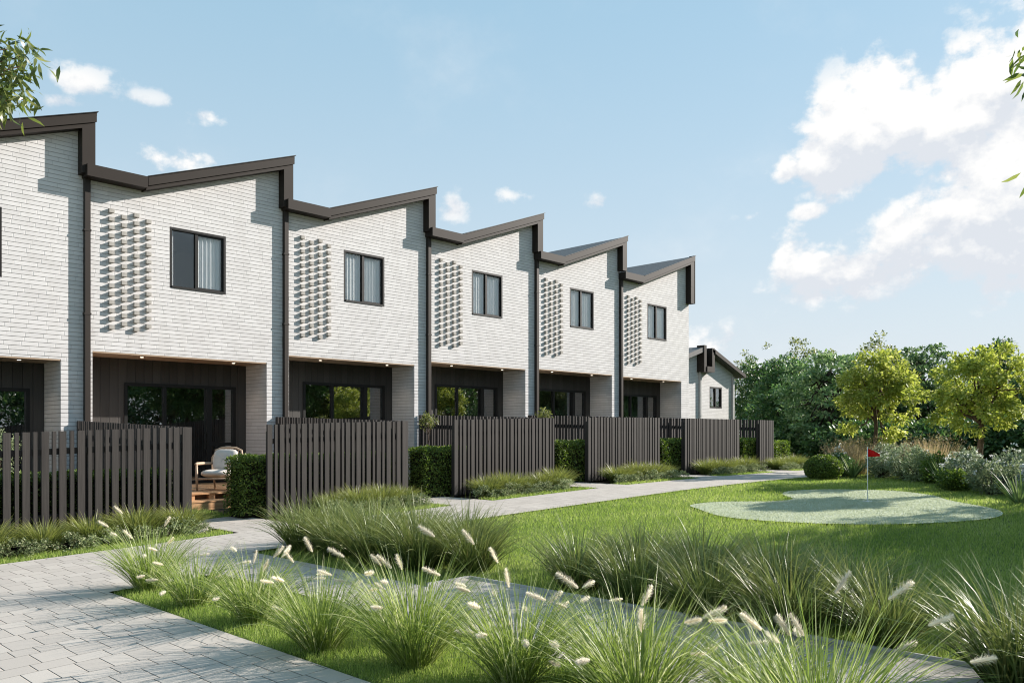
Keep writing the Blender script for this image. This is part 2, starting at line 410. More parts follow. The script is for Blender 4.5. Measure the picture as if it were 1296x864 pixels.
def blades_mesh(name, n, rng, mat, base_r, L, wid, lean, bend, seg=5, up_bias=1.0, twist=True, sq=(1, 1)):
    """arching strap blades of one tussock; L, lean, bend are (lo,hi)"""
    th = rng.random(n) * 2 * pi; rr = base_r * np.sqrt(rng.random(n))
    ph = th + rng.normal(0, .5, n)
    base = np.stack([rr * np.cos(th) * sq[0], rr * np.sin(th) * sq[1], np.zeros(n)], 1)
    rel = rr / max(base_r, 1e-6)
    q = rng.random(n)
    a0 = lean[0] + (lean[1] - lean[0]) * np.clip(.55 * rel + .45 * q, 0, 1) * up_bias
    bd = bend[0] + (bend[1] - bend[0]) * rng.random(n)
    LL = L[0] + (L[1] - L[0]) * rng.random(n)
    out = np.stack([np.cos(ph), np.sin(ph), np.zeros(n)], 1); z = np.array([0, 0, 1.])
    tw = rng.normal(0, .5, n) if twist else np.zeros(n)
    P = base.copy(); V = []; T = []
    for i in range(seg + 1):
        t = i / seg
        ang = a0 + bd * t ** 1.4
        d = out * np.sin(ang)[:, None] + z * np.cos(ang)[:, None]
        lat = np.cross(out, z); lat = lat * np.cos(tw)[:, None] + np.cross(d, lat) * np.sin(tw)[:, None]
        w = wid * (.6 + .4 * min(1, t * 4)) * (1 - t ** 2.2) + wid * .04
        V += [P + lat * w / 2, P - lat * w / 2]; T += [np.full(n, t)] * 2
        P = P + d * (LL / seg)[:, None]
        P[:, 2] = np.maximum(P[:, 2], .01)
    k = 2 * (seg + 1)
    v = np.stack(V, 1).reshape(-1, 3); tip = np.stack(T, 1).ravel()
    b = (np.arange(n) * k)[:, None]
    f = np.concatenate([b + [2 * i, 2 * i + 1, 2 * i + 3, 2 * i + 2] for i in range(seg)])
    r = np.tile(rng.random(n), seg)
    return np_mesh(name, v, f, mat, r, tip=tip)

def clump_leaves(name, cents, per, cr, flat, Lr, wr, mat, rng, droop=0., outward=.6, origin=None):
    c_ = np.repeat(cents, per, 0); n = len(c_)
    off = rng.normal(0, 1, (n, 3)); off = unit(off) * (rng.random(n) ** .5)[:, None]
    crr = np.repeat(np.broadcast_to(cr, (len(cents),)), per)[:, None]
    pos = c_ + off * crr * np.array([1, 1, flat])
    org = cents.mean(0) if origin is None else np.array(origin)
    o = unit(pos - org)
    d = unit(rng.normal(0, .7, (n, 3)) + o * outward + unit(off) * .5 + np.array([0, 0, -droop]))
    nr = unit(rng.normal(0, .55, (n, 3)) + o * .35 + np.array([0, 0, .8]))
    L = Lr[0] + (Lr[1] - Lr[0]) * rng.random(n)
    return leaves_mesh(name, pos, d, nr, L, L * wr, mat, rng)

def crown_points(rng, n, rx, rz, zc, hollow=.45, lobes=5, bottom=-.9):
    """clump centres in a lumpy ellipsoid"""
    ld = unit(rng.normal(0, 1, (lobes, 3))); la = .12 + .22 * rng.random(lobes)
    pts = []
    while len(pts) < n:
        d = unit(rng.normal(0, 1, 3)); 
        if d[2] < bottom: continue
        k = .80 + sum(a * max(0, d @ l) ** 3 for a, l in zip(la, ld)) + rng.normal(0, .05)
        r = (hollow + (1 - hollow) * rng.random() ** .6) * k
        pts.append((d[0] * r * rx, d[1] * r * rx, zc + d[2] * r * rz))
    return np.array(pts)

def trunk_mesh(name, h, r, cents, rng, mat, limbs=14, lean=(0, 0), fork=.55):
    mb = MB()
    p = [np.array([lean[0] * t, lean[1] * t, h * t - .15 * (t == 0)]) + np.array([rng.normal(0, r * .35), rng.normal(0, r * .35), 0]) * (t > 0) for t in np.linspace(0, 1, 7)]
    mb.tube(p, [r * 1.35] + [r * (1 - .6 * t) for t in np.linspace(.1, 1, 6)], 10)
    idx = rng.choice(len(cents), min(limbs, len(cents)), replace=False)
    for i in idx:
        t = fork + (1 - fork) * rng.random(); a = p[0] * 0 + np.array([lean[0] * t, lean[1] * t, h * t]); e = cents[i]
        m = (a + e) / 2 + np.array([0, 0, -.1 * np.linalg.norm(e - a)]) + rng.normal(0, .06, 3) * np.linalg.norm(e - a)
        q = [a, a * .6 + m * .4 + [0, 0, .02], m, m * .45 + e * .55, e]
        rr = r * (.5 + .2 * rng.random())
        mb.tube(q, [rr, rr * .75, rr * .5, rr * .3, rr * .1], 6)
    return mb.mesh(name, mat, True)

def tree(name, label, cat, loc, rng, h, rx, rz, zc, nclump, per, cr, flat, Lr, wr, mat, bark, tr, group=None, droop=0., trunk_h=None, hollow=.45, limbs=14, lobes=5, bottom=-.9):
    root = thing(name, label, cat, loc, rng.random() * 6.28, group)
    cents = crown_points(rng, nclump, rx, rz, zc, hollow, lobes, bottom)
    link('trunk', trunk_mesh('trunk', trunk_h or zc + rz * .3, tr, cents, rng, bark, limbs), root)
    link('crown', clump_leaves('crown', cents, per, cr, flat, Lr, wr, mat, rng, droop, origin=(0, 0, zc - rz * .4)), root)
    return root

# ------------------------------------------------------------------ setting: ground sheets
def sheet(name, x0, x1, y0, y1, mat, dz=0., nx=None, ny=1, z_off=0.):
    nx = nx or max(1, int((x1 - x0) / .5))
    xs = np.linspace(x0, x1, nx + 1); ys = np.linspace(y0, y1, ny + 1)
    X, Y = np.meshgrid(xs, ys); Z = G(X) + dz
    v = np.stack([X.ravel(), Y.ravel(), Z.ravel()], 1)
    i = (np.arange(ny)[:, None] * (nx + 1) + np.arange(nx)).ravel()[:, None]
    return tag(link(name, np_mesh(name, v, i + [0, 1, nx + 2, nx + 1], mat)), kind='structure')

xs = np.concatenate([[-900, -300, -120], np.arange(-60, 80, .5), [120, 300, 900]])
ys = np.array([-900, -300, -100, -40, -10, 0, 5, 10, 14, 18, 30, 60, 150, 400, 900.])
X, Y = np.meshgrid(xs, ys)
v = np.stack([X.ravel(), Y.ravel(), G(X).ravel() - .02], 1)
nx = len(xs) - 1; i = (np.arange(len(ys) - 1)[:, None] * (nx + 1) + np.arange(nx)).ravel()[:, None]
tag(link('ground', np_mesh('ground', v, i + [0, 1, nx + 2, nx + 1], M['lawn'])), kind='structure')

PAV = .012
sheet('paved_forecourt', -9, 3.27, -6, 11.8, M['paver'], PAV)
sheet('paved_link', 3.27, 4.45, 8.9, 11.8, M['paver'], PAV)
sheet('paved_side_path', 4.45, 5.45, -6, 11.8, M['paver'], PAV)
sheet('paved_side_path', 5.45, 6.0, -6, 6.42, M['paver'], PAV)
# upper path, lawn edge bows away at its far end
xs = np.linspace(5.45, 26, 60)
lo = 9.9 + .0 * xs + np.where(xs < 9, (9 - xs) * .02, 0); hi = np.full_like(xs, 11.8)
v = np.concatenate([np.stack([xs, lo, G(xs) + PAV], 1), np.stack([xs, hi, G(xs) + PAV], 1)]); n = len(xs)
i = np.arange(n - 1)[:, None]
tag(link('paved_path', np_mesh('paved_path', v, i + [0, 1, n + 1, n], M['paver'])), kind='structure')
GATES = [(6.25, 7.35), (10.65, 11.72), (15.15, 16.25), (19.65, 20.75), (24.1, 25.3)]
for a, b in GATES:
    sheet('paved_entry', a, b, 11.8, 13.9, M['paver'], PAV, nx=3)
# soil of the planted beds
for a, b in [(-6, 6.2), (7.4, 10.6), (11.8, 15.1), (16.3, 19.6), (20.8, 24.0), (25.4, 27.5)]:
    sheet('bed_soil', a, b, 12.15, 14.4, M['soil'], -.012)
sheet('yard_soil', -6, 34, 14.6, 18, M['soil'], -.012)
# steel edging between side path and lawn
mb = MB()
for a, b in zip(np.linspace(1, 6.4, 12)[:-1], np.linspace(1, 6.4, 12)[1:]):
    z = float(G(6.0)); mb.box(6.0, 6.02, a, b, z - .1, z + .035)
z = float(G(5.7)); mb.box(5.45, 6.02, 6.42, 6.44, z - .1, z + .04)
tag(mb.build('path_edging', M['kerb']), kind='structure')

# putting green, kidney shaped
GP = [(12.75, 7.75), (13.2, 8.15), (13.9, 8.0), (14.55, 7.25), (15.2, 7.15), (16.0, 7.75), (16.9, 7.95), (17.75, 7.4), (18.1, 6.35), (17.5, 5.4), (16.44, 4.7), (15.4, 3.75), (14.5, 3.45), (13.6, 3.65), (12.6, 4.35), (12.0, 5.4), (11.95, 6.7)]
def catmull(P, k=8):
    P = np.array(P); n = len(P); out = []
    for i in range(n):
        p0, p1, p2, p3 = P[i - 1], P[i], P[(i + 1) % n], P[(i + 2) % n]
        for t in np.arange(k) / k:
            out.append(.5 * ((2 * p1) + (p2 - p0) * t + (2 * p0 - 5 * p1 + 4 * p2 - p3) * t * t + (3 * p1 - p0 - 3 * p2 + p3) * t ** 3))
    return np.array(out)
GPO = catmull(GP); GC = np.array([14.6, 5.8])
def in_poly(x, y, P):
    r = np.zeros(len(x), bool); j = len(P) - 1
    for i in range(len(P)):
        c_ = ((P[i, 1] > y) != (P[j, 1] > y)) & (x < (P[j, 0] - P[i, 0]) * (y - P[i, 1]) / (P[j, 1] - P[i, 1] + 1e-12) + P[i, 0])
        r ^= c_; j = i
    return r
nr, n = 14, len(GPO)
rings = [GC + (GPO - GC) * t for t in np.linspace(.02, 1, nr)]
v = np.concatenate([np.column_stack([r, G(r[:, 0]) + .014]) for r in rings])
q = []
for a in range(nr - 1):
    for k in range(n): q.append((a * n + k, a * n + (k + 1) % n, (a + 1) * n + (k + 1) % n, (a + 1) * n + k))
tag(link('putting_green', np_mesh('putting_green', v, [np.array(q), np.arange(n)[None, ::-1][:, ::-1]], M['green'])), kind='structure')

# ------------------------------------------------------------------ mown grass (nobody could count it)
def turf(name, boxes, dens, hgt, mat, rng, exclude=None, include=None, wid=.0045):
    P = []
    for (x0, x1, y0, y1) in boxes:
        n = int((x1 - x0) * (y1 - y0) * dens); p = np.stack([x0 + (x1 - x0) * rng.random(n), y0 + (y1 - y0) * rng.random(n)], 1)
        Zd = p[:, 0] * CT + p[:, 1] * ST
        keep = rng.random(n) < np.clip((5.5 / np.maximum(Zd, 1)) ** 1.7, .04, 1)
        P.append(p[keep])
    p = np.concatenate(P)
    if exclude is not None: p = p[~exclude(p[:, 0], p[:, 1])]
    if include is not None: p = p[include(p[:, 0], p[:, 1])]
    n = len(p); Zd = np.maximum(p[:, 0] * CT + p[:, 1] * ST, 3)
    w = wid * np.maximum(1, Zd / 5.5) ** .85
    a = rng.random(n) * 2 * pi; ln = rng.random(n) * .55 + .1; b = rng.random(n) * 2 * pi
    h = hgt * (.6 + .7 * rng.random(n))
    base = np.column_stack([p, G(p[:, 0]) - .004 + (0.018 if include is not None else 0)])
    s = np.stack([np.cos(a), np.sin(a), np.zeros(n)], 1) * (w / 2)[:, None]
    tp = base + np.stack([np.cos(b) * np.sin(ln), np.sin(b) * np.sin(ln), np.cos(ln)], 1) * h[:, None]
    v = np.stack([base + s, base - s, tp], 1).reshape(-1, 3)
    # patchy colour: real variation of the sward
    r = np.clip(.45 + .18 * np.sin(p[:, 0] * 1.3 + 2 * np.sin(p[:, 1] * .9)) * np.sin(p[:, 1] * 1.7 + p[:, 0] * .4) + rng.normal(0, .25, n), 0, 1)
    return tag(link(name, np_mesh(name, v, (np.arange(n) * 3)[:, None] + [0, 1, 2], mat, r)), kind='stuff')

def no_lawn(x, y):
    return in_poly(x, y, GPO) | ((x < 5.47) & (y > 6.4))
turf('lawn_grass', [(6.03, 26, -2.5, 6.45), (5.47, 26, 6.45, 9.88)], 6500, .05, M['blade'], RNG, exclude=no_lawn)
turf('verge_grass', [(3.29, 4.43, -1, 8.86)], 6500, .055, M['blade'], RNG)
turf('verge_grass', [(a, b, 11.82, 12.35) for a, b in [(-3, 6.2), (7.4, 10.6), (11.8, 15.1), (16.3, 19.6), (20.8, 24.0), (25.4, 27.5)]] + [(6.2, 7.4, 13.92, 15.4), (10.65, 11.8, 13.92, 15), (15.1, 16.3, 13.92, 15)], 9000, .06, M['blade'], RNG)
turf('green_pile', [(11.8, 18.3, 3.2, 8.4)], 9000, .018, M['gblade'], RNG, include=lambda x, y: in_poly(x, y, GC + (GPO - GC) * .99), wid=.006)

# ------------------------------------------------------------------ townhouse
SOF, WT, WB0 = 3.18, 6.02, 4.68
U0, U1 = .13, 4.08
def make_house():
    root = thing('townhouse', 'townhouse', 'townhouse', (0, 0, 0), 0, 'white brick townhouses of the terrace')
    mb = MB(); DEP = 9.0
    F = lambda x0, x1, z0, z1: mb.quad((x0, 0, z0), (x1, 0, z0), (x1, 0, z1), (x0, 0, z1))
    F(0, U0, -1.2, SOF); F(U1, W, -1.2, SOF); F(0, W, SOF, WB0); F(0, 1.73, WB0, WT); F(3.04, W, WB0, WT)
    mb.poly([(0, 0, WT), (W, 0, WT), (W, 0, 8.12), (1.15, 0, 6.86), (0, 0, 6.86)])
    mb.quad((U1, 0, -1.2), (U1, 0, SOF), (U1, 1.0, SOF), (U1, 1.0, -1.2))
    mb.quad((U0, 0, -1.2), (U0, 1.0, -1.2), (U0, 1.0, SOF), (U0, 0, SOF))
    # window reveals
    for (x, sgn) in ((1.73, 1), (3.04, -1)):
        q = [(x, 0, WB0), (x, .14, WB0), (x, .14, WT), (x, 0, WT)]
        mb.poly(q if sgn > 0 else q[::-1])
    mb.poly([(W, 0, -1.2), (W, DEP, -1.2), (W, DEP, 8.12), (W, 0, 8.12)])
    mb.poly([(0, 0, -1.2), (0, 0, 6.86), (0, DEP, 6.86), (0, DEP, -1.2)])
    mb.poly([(0, DEP, -1.2), (0, DEP, 6.86), (1.15, DEP, 6.86), (W, DEP, 8.12), (W, DEP, -1.2)])
    mb.build('brick_wall', M['brick'], root)
    # projecting bricks
    mb = MB(); mb.box(-.052, .052, -.068, .01, 0, .078); bm_ = mb.mesh('projecting_brick', M['block'])
    for c_, u in enumerate((.49, .745, 1.0, 1.255)):
        for k in range(15 if c_ % 2 == 0 else 14):
            link('projecting_brick', bm_, root, (u, 0, 6.08 + .0865 * (0 if c_ % 2 == 0 else -1) - .173 * k))
    # window
    w = MB(); a, b, c_, d = 1.733, 3.037, WB0 + .003, WT - .003
    f = .05
    w.box(a, a + f, .0, .10, c_, d); w.box(b - f, b, .0, .10, c_, d); w.box(a + f, b - f, .0, .10, d - f, d); w.box(a + f, b - f, -.015, .10, c_, c_ + f)
    w.box(2.32, 2.39, .02, .10, c_ + f, d - f)
    win = w.build('window', M['alu'], root)
    s = MB(); s.box(a + f, 2.32, .06, .065, c_ + f, d - f); s.box(2.39, b - f, .045, .05, c_ + f, d - f)
    s.build('pane', M['glass_up'], win)
    r = MB(); r.box(2.39, b - f, .03, .08, c_ + f, c_ + f + .035); r.box(2.39, b - f, .03, .08, d - f - .035, d - f); r.box(b - f - .035, b - f, .03, .08, c_ + f + .035, d - f - .035)
    r.build('sash', M['alu'], win)
    for nm, x0, x1 in (('curtain', 1.76, 2.30), ('curtain', 2.42, 3.02)):
        m2 = MB(); n = 60; xs = np.linspace(x0, x1, n + 1); y = .098 + .013 * np.sin(xs * 62) + .006 * np.sin(xs * 131 + 1)
        for k in range(n): m2.quad((xs[k], y[k], WB0 - .1), (xs[k + 1], y[k + 1], WB0 - .1), (xs[k + 1], y[k + 1], WT + .1), (xs[k], y[k], WT + .1))
        m2.build(nm, M['curtain'], win, True)
    # rooms
    r = MB()
    def room(x0, x1, y0, y1, z0, z1):
        P = [(x0, y0), (x1, y0), (x1, y1), (x0, y1)]
        r.poly([(x0, y0, z0), (x1, y0, z0), (x1, y1, z0), (x0, y1, z0)]); r.poly([(x0, y0, z1), (x0, y1, z1), (x1, y1, z1), (x1, y0, z1)])
        for k in (1, 2, 3): 
            p, q = P[k], P[(k + 1) % 4]; r.quad((p[0], p[1], z0), (p[0], p[1], z1), (q[0], q[1], z1), (q[0], q[1], z0))
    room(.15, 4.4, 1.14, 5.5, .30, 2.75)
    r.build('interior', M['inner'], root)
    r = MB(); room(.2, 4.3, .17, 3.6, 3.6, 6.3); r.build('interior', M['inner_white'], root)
    # alcove: cladding with the door opening, soffit, downlights
    y = 1.0; DL, DR, DT = 1.14, 3.80, 2.62
    m2 = MB(); m2.box(U0, DL, y, y + .12, -.6, SOF); m2.box(DR, U1, y, y + .12, -.6, SOF); m2.box(DL, DR, y, y + .12, DT, SOF)
    m2.build('cladding', M['clad'], root)
    m2 = MB(); m2.box(U0 + .003, U1 - .003, .004, y - .003, SOF - .028, SOF + .1); m2.build('soffit', M['soffit'], root)
    for ux in (1.3, 3.45):
        m2 = MB(); m2.tube([(ux, .42, SOF - .033), (ux, .42, SOF - .0285)], .035, 14); m2.build('downlight', M['lamp'], root)
    dr = MB(); f = .07; zb = .30
    dr.box(DL, DL + f, y - .03, y + .1, zb, DT); dr.box(DR - f, DR, y - .03, y + .1, zb, DT); dr.box(DL + f, DR - f, y - .03, y + .1, DT - f, DT); dr.box(DL + f, DR - f, y - .03, y + .1, zb, zb + f)
    dr.box(2.02, 2.09, y - .02, y + .09, zb + f, DT - f); dr.box(3.06, 3.19, y - .03, y + .1, zb + f, DT - f); dr.box(3.19, DR - f, y - .02, y + .09, 1.19, 1.27)
    door = dr.build('sliding_door', M['alu'], root)
    p = MB(); p.box(DL + f, 2.02, y + .03, y + .036, zb + f, DT - f); p.build('pane', M['glass'], door)
    p = MB(); p.box(2.09, 3.06, y + .05, y + .056, zb + f, DT - f); p.build('pane', M['glass'], door)
    p = MB(); p.box(3.19, DR - f, y + .03, y + .036, 1.27, DT - f); p.build('pane', M['glass'], door)
    p = MB(); p.box(3.19, DR - f, y + .03, y + .036, zb + f, 1.19); p.build('pane', M['glass'], door)
    p = MB(); p.box(2.98, 3.01, y - .07, y - .045, 1.1, 1.5); p.box(2.985, 3.005, y - .046, y - .02, 1.12, 1.15); p.box(2.985, 3.005, y - .046, y - .02, 1.45, 1.48); p.build('handle', M['alu'], door)
    # roof trim
    m2 = MB()
    m2.prism([(1.12, 6.64), (4.40, 7.83), (4.40, 8.02), (1.12, 6.83)], -.25, .0)
    m2.prism([(4.40, 6.94), (4.65, 6.94), (4.65, 8.115), (4.40, 8.02)], -.25, .0)
    m2.build('gable_fascia', M['fascia'], root)
    m2 = MB()
    m2.prism([(1.17, 6.86), (4.67, 8.133), (4.67, 8.20), (1.17, 6.93)], -.28, 9.1)
    rf = m2.build('roof', M['roof'], root)
    m2 = MB(); m2.prism([(1.155, 6.735), (4.665, 8.012), (4.665, 8.20), (1.155, 6.925)], -.285, -.252)
    m2.build('barge_board', M['fascia'], rf)
    m2 = MB(); m2.prism([(1.14, 6.92), (4.69, 8.211), (4.69, 8.228), (1.14, 6.937)], -.31, -.24); m2.build('ridge_capping', M['alu'], rf)
    m2 = MB()
    m2.box(-.08, 1.125, -.33, -.003, 6.67, 6.91)
    m2.box(.13, 1.17, -.003, 9.0, 6.75, 6.88)
    m2.build('box_gutter', M['fascia'], root)
    m2 = MB(); m2.box(-.05, .055, -.115, -.005, -1.0, 6.67)
    for z in (1.6, 3.9, 5.6): m2.box(-.065, .07, -.12, -.004, z, z + .04)
    m2.build('downpipe', M['pipe'], root)
    return root

HL = ['white brick townhouse cut off by the left edge, an olive tree in its yard',
      'white brick townhouse with a cream armchair on its timber deck',
      'white brick townhouse directly right of the one with the armchair, third from the left',
      'fourth white brick townhouse from the left, in the middle of the row',
      'white brick townhouse next to the last of the row, second from its far end',
      'last white brick townhouse of the row, right beside the distant gabled house']
h0 = make_house()
houses = []
for k in range(6):
    o = h0 if k == 0 else dup(h0, (0, 0, 0))
    o.location = (X0 + (k - 1) * W, D, STEP[k]); o['label'] = HL[k]
    houses.append(o)
# second house: left curtain drawn aside, narrow strip only
for ch in houses[1].children:
    if ch.name.startswith('window'):
        for g in ch.children:
            if g.name.startswith('curtain') and min(v_.co.x for v_ in g.data.vertices) < 2:
                me = g.data.copy(); 
                for v_ in me.vertices: v_.co.x = 1.76 + (v_.co.x - 1.76) * .16
                g.data = me
# end wall of the last house: wider overhang and the side trim
e = houses[5]
mb = MB(); mb.box(4.652, 4.70, -.26, -.003, 6.29, 8.22); mb.box(4.40, 4.652, -.249, -.003, 6.29, 6.937); mb.build('end_fascia', M['fascia'], e)
mb = MB(); mb.box(4.553, 4.68, 2.0, 2.12, -1, 6.0); mb.build('side_downpipe', M['pipe'], e)
mb = MB(); mb.box(4.553, 4.63, .001, .4, -1.0, 6.86); mb.build('brick_return', M['brick'], e)

# warm beams of the lit soffit lamps
for k in range(6):
    L = bpy.data.lights.new('downlight_beam', 'SPOT'); L.energy = 8; L.spot_size = radians(105); L.spot_blend = .9; L.color = (1, .78, .55); L.shadow_soft_size = .04
    o = bpy.data.objects.new('downlight_beam', L); COL.objects.link(o)
    o.location = (X0 + (k - 1) * W + 3.45, D + .42, STEP[k] + SOF - .05)

# ------------------------------------------------------------------ gabled house beyond the row
gh = thing('gabled_house', 'distant white brick house with a dark gable roof and one narrow window', 'house', (0, 0, 0))
Yf = 26.0
mb = MB()
mb.poly([(38.5, Yf, 0), (42.98, Yf, 0), (42.98, Yf, 6.6), (38.5, Yf, 5.2)])
mb.quad((42.98, Yf, 0), (44.15, Yf, 0), (44.15, Yf, 4.6), (42.98, Yf, 4.6)); mb.quad((44.15, Yf, 0), (45.6, Yf, 0), (45.6, Yf, 3.2), (44.15, Yf, 3.2))
mb.quad((45.6, Yf, 0), (46.99, Yf, 0), (46.99, Yf, 4.5), (45.6, Yf, 4.5)); mb.quad((44.15, Yf, 4.5), (45.6, Yf, 4.5), (46.99, Yf, 4.5), (46.99, Yf, 4.6)) if 0 else None
mb.poly([(42.98, Yf, 4.6), (44.15, Yf, 4.6), (44.15, Yf, 6.55), (43.7, Yf, 6.6), (42.98, Yf, 5.6)])
mb.poly([(44.15, Yf, 4.5), (46.99, Yf, 4.5), (46.99, Yf, 5.35), (44.15, Yf, 6.55)])
mb.quad((46.99, Yf, 0), (46.99, Yf + 10, 0), (46.99, Yf + 10, 5.35), (46.99, Yf, 5.35))
for x in (44.15, 45.6): mb.quad((x, Yf, 3.2), (x, Yf + .15, 3.2), (x, Yf + .15, 4.5), (x, Yf, 4.5))
mb.build('brick_wall', M['brick'], gh)
mb = MB()
mb.prism([(43.7, 6.5), (47.6, 5.15), (47.6, 5.34), (43.7, 6.68)], Yf - .5, Yf + 10)
rf = mb.build('roof', M['roof'], gh)
mb = MB(); mb.prism([(38.5, 5.2), (42.9, 6.5), (42.9, 6.78), (38.5, 5.48)], Yf - .45, Yf + 10); mb.build('roof', M['roof'], gh)
mb = MB(); mb.box(42.72, 42.98, Yf - .5, Yf - .003, 5.3, 6.85); mb.box(43.62, 43.9, Yf - .5, Yf - .003, 5.3, 6.74); mb.box(42.98, 43.62, Yf - .55, Yf - .003, 5.3, 5.62)
mb.prism([(43.9, 6.42), (47.6, 5.14), (47.6, 5.36), (43.9, 6.66)], Yf - .55, Yf - .502)
mb.build('gable_fascia', M['fascia'], gh)
mb = MB(); mb.box(42.98, 43.62, Yf - .05, Yf - .004, 5.62, 6.7); mb.build('parapet_cladding', M['clad'], gh)
wf = MB(); wf.box(44.153, 44.24, Yf, Yf + .12, 3.203, 4.497); wf.box(45.51, 45.597, Yf, Yf + .12, 3.203, 4.497); wf.box(44.24, 45.51, Yf, Yf + .12, 4.41, 4.497); wf.box(44.24, 45.51, Yf, Yf + .12, 3.203, 3.29); wf.box(44.83, 44.91, Yf, Yf + .12, 3.29, 4.41)
wo = wf.build('window', M['alu'], gh)
mb = MB(); mb.box(44.24, 45.51, Yf + .08, Yf + .09, 3.29, 4.41); mb.build('pane', M['glass'], wo)
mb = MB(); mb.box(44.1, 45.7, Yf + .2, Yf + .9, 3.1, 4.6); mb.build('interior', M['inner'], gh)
mb = MB(); mb.box(42.9, 43.05, Yf - .14, Yf - .01, 0, 5.3); mb.box(46.75, 46.9, Yf - .14, Yf - .01, 0, 5.2); mb.build('downpipe', M['kerb'], gh)

# ------------------------------------------------------------------ slatted fences
ORD = ['first', 'second', 'third', 'fourth', 'fifth', 'sixth', 'seventh', 'eighth', 'ninth', 'tenth']
FY = 13.1; FH = 1.64
def picket_run(length, rng):
    p, x = [], 0.0; wide = True
    while x < length - .05:
        w = (.095 if wide else .052) + rng.normal(0, .004)
        if x + w > length: w = length - x
        p.append((x, w)); x += w + .048 + rng.normal(0, .004); wide = not wide
    p[-1] = (p[-1][0], length - p[-1][0])
    return p
def front_fence(x0, x1, label, rng):
    zb = float(G((x0 + x1) / 2))
    t = thing('slatted_fence', label, 'fence', (x0, FY, zb), 0, 'front fences of vertical slats')
    z = lambda x: float(G(x0 + x)) - zb
    mb = MB()
    for x, w in picket_run(x1 - x0, rng):
        zz = z(x) + .03; hh = z(x) + FH + rng.normal(0, .002)
        mb.box(x, x + w, -.022, .022, zz, hh)
    link('slat_panel', mb.mesh('slat_panel', M['picket']), t)
    n = 8
    for zr in (.35, 1.3):
        mb = MB(); xs = np.linspace(0.02, x1 - x0 - .02, n + 1)
        for a, b in zip(xs[:-1], xs[1:]):
            za, zb_ = z(a) + zr, z(b) + zr
            mb.add([(a, .024, za), (b, .024, zb_), (b, .064, zb_), (a, .064, za), (a, .024, za + .09), (b, .024, zb_ + .09), (b, .064, zb_ + .09), (a, .064, za + .09)],
                   [(3, 2, 1, 0), (4, 5, 6, 7), (0, 1, 5, 4), (1, 2, 6, 5), (2, 3, 7, 6), (3, 0, 4, 7)])
        link('rail', mb.mesh('rail', M['picket']), t)
    for xx in np.linspace(.06, x1 - x0 - .14, max(2, int((x1 - x0) / 1.5) + 1)):
        mb = MB(); mb.box(xx, xx + .08, .066, .146, z(xx) - .3, z(xx) + FH - .12); link('post', mb.mesh('post', M['picket']), t)
    return t
def side_fence(x, label, rng, y1=D - .03):
    z0 = float(G(x)); rise = .15
    t = thing('side_fence', label, 'fence', (x, FY + .03, z0), 0, 'side fences of vertical slats between the yards')
    mb = MB(); Ly = y1 - FY - .03
    for y, w in picket_run(Ly, rng):
        r = rise * y / Ly; mb.box(-.022, .022, y, y + w, r + .03, r + FH)
    link('slat_panel', mb.mesh('slat_panel', M['picket']), t)
    for zr in (.35, 1.3):
        mb = MB(); mb.add([(.024, .04, zr), (.058, .04, zr), (.058, Ly, zr + rise), (.024, Ly, zr + rise), (.024, .04, zr + .09), (.058, .04, zr + .09), (.058, Ly, zr + rise + .09), (.024, Ly, zr + rise + .09)],
                          [(3, 2, 1, 0), (4, 5, 6, 7), (0, 1, 5, 4), (1, 2, 6, 5), (2, 3, 7, 6), (3, 0, 4, 7)])
        link('rail', mb.mesh('rail', M['picket']), t)
    for yy in (.3, Ly / 2, Ly - .15):
        mb = MB(); mb.box(.066, .146, yy, yy + .08, -.3, rise * yy / Ly + FH - .12); link('post', mb.mesh('post', M['picket']), t)
    return t
FR = [(1.5, 6.10), (7.46, 10.58), (11.84, 15.06), (16.37, 19.54), (20.85, 24.02), (25.40, 26.36)]
FNAME = ['nearest slatted fence, left of the armchair gate', 'slatted fence right of the armchair gate', 'third slatted fence from the left', 'fourth slatted fence from the left', 'fifth slatted fence from the left', 'short last slatted fence by the round bush']
FLAB = ['dark slatted timber front fence nearest the camera, left of the gateway showing the armchair',
        'dark slatted timber front fence right of the gateway showing the armchair',
        'dark slatted timber front fence, third from the left',
        'dark slatted timber front fence, fourth from the left',
        'dark slatted timber front fence, fifth from the left, with plant shadows on it',
        'short narrow dark slatted fence piece at the far end of the row']
for (a, b), lb in zip(FR, FLAB): front_fence(a, b, lb, RNG)
SLAB = ['dark slatted side fence at the left of the armchair deck, behind the nearest front fence',
        'dark slatted side fence running back from the second front fence to the wall',
        'dark slatted side fence seen left of and behind the third front fence',
        'dark slatted side fence seen left of and behind the fourth front fence',
        'dark slatted side fence seen in the gap left of the fifth front fence',
        'dark slatted side fence behind the short last front fence']
for xx, lb in zip((6.02, 10.50, 14.98, 19.46, 23.94, 26.28), SLAB): side_fence(xx, lb, RNG)

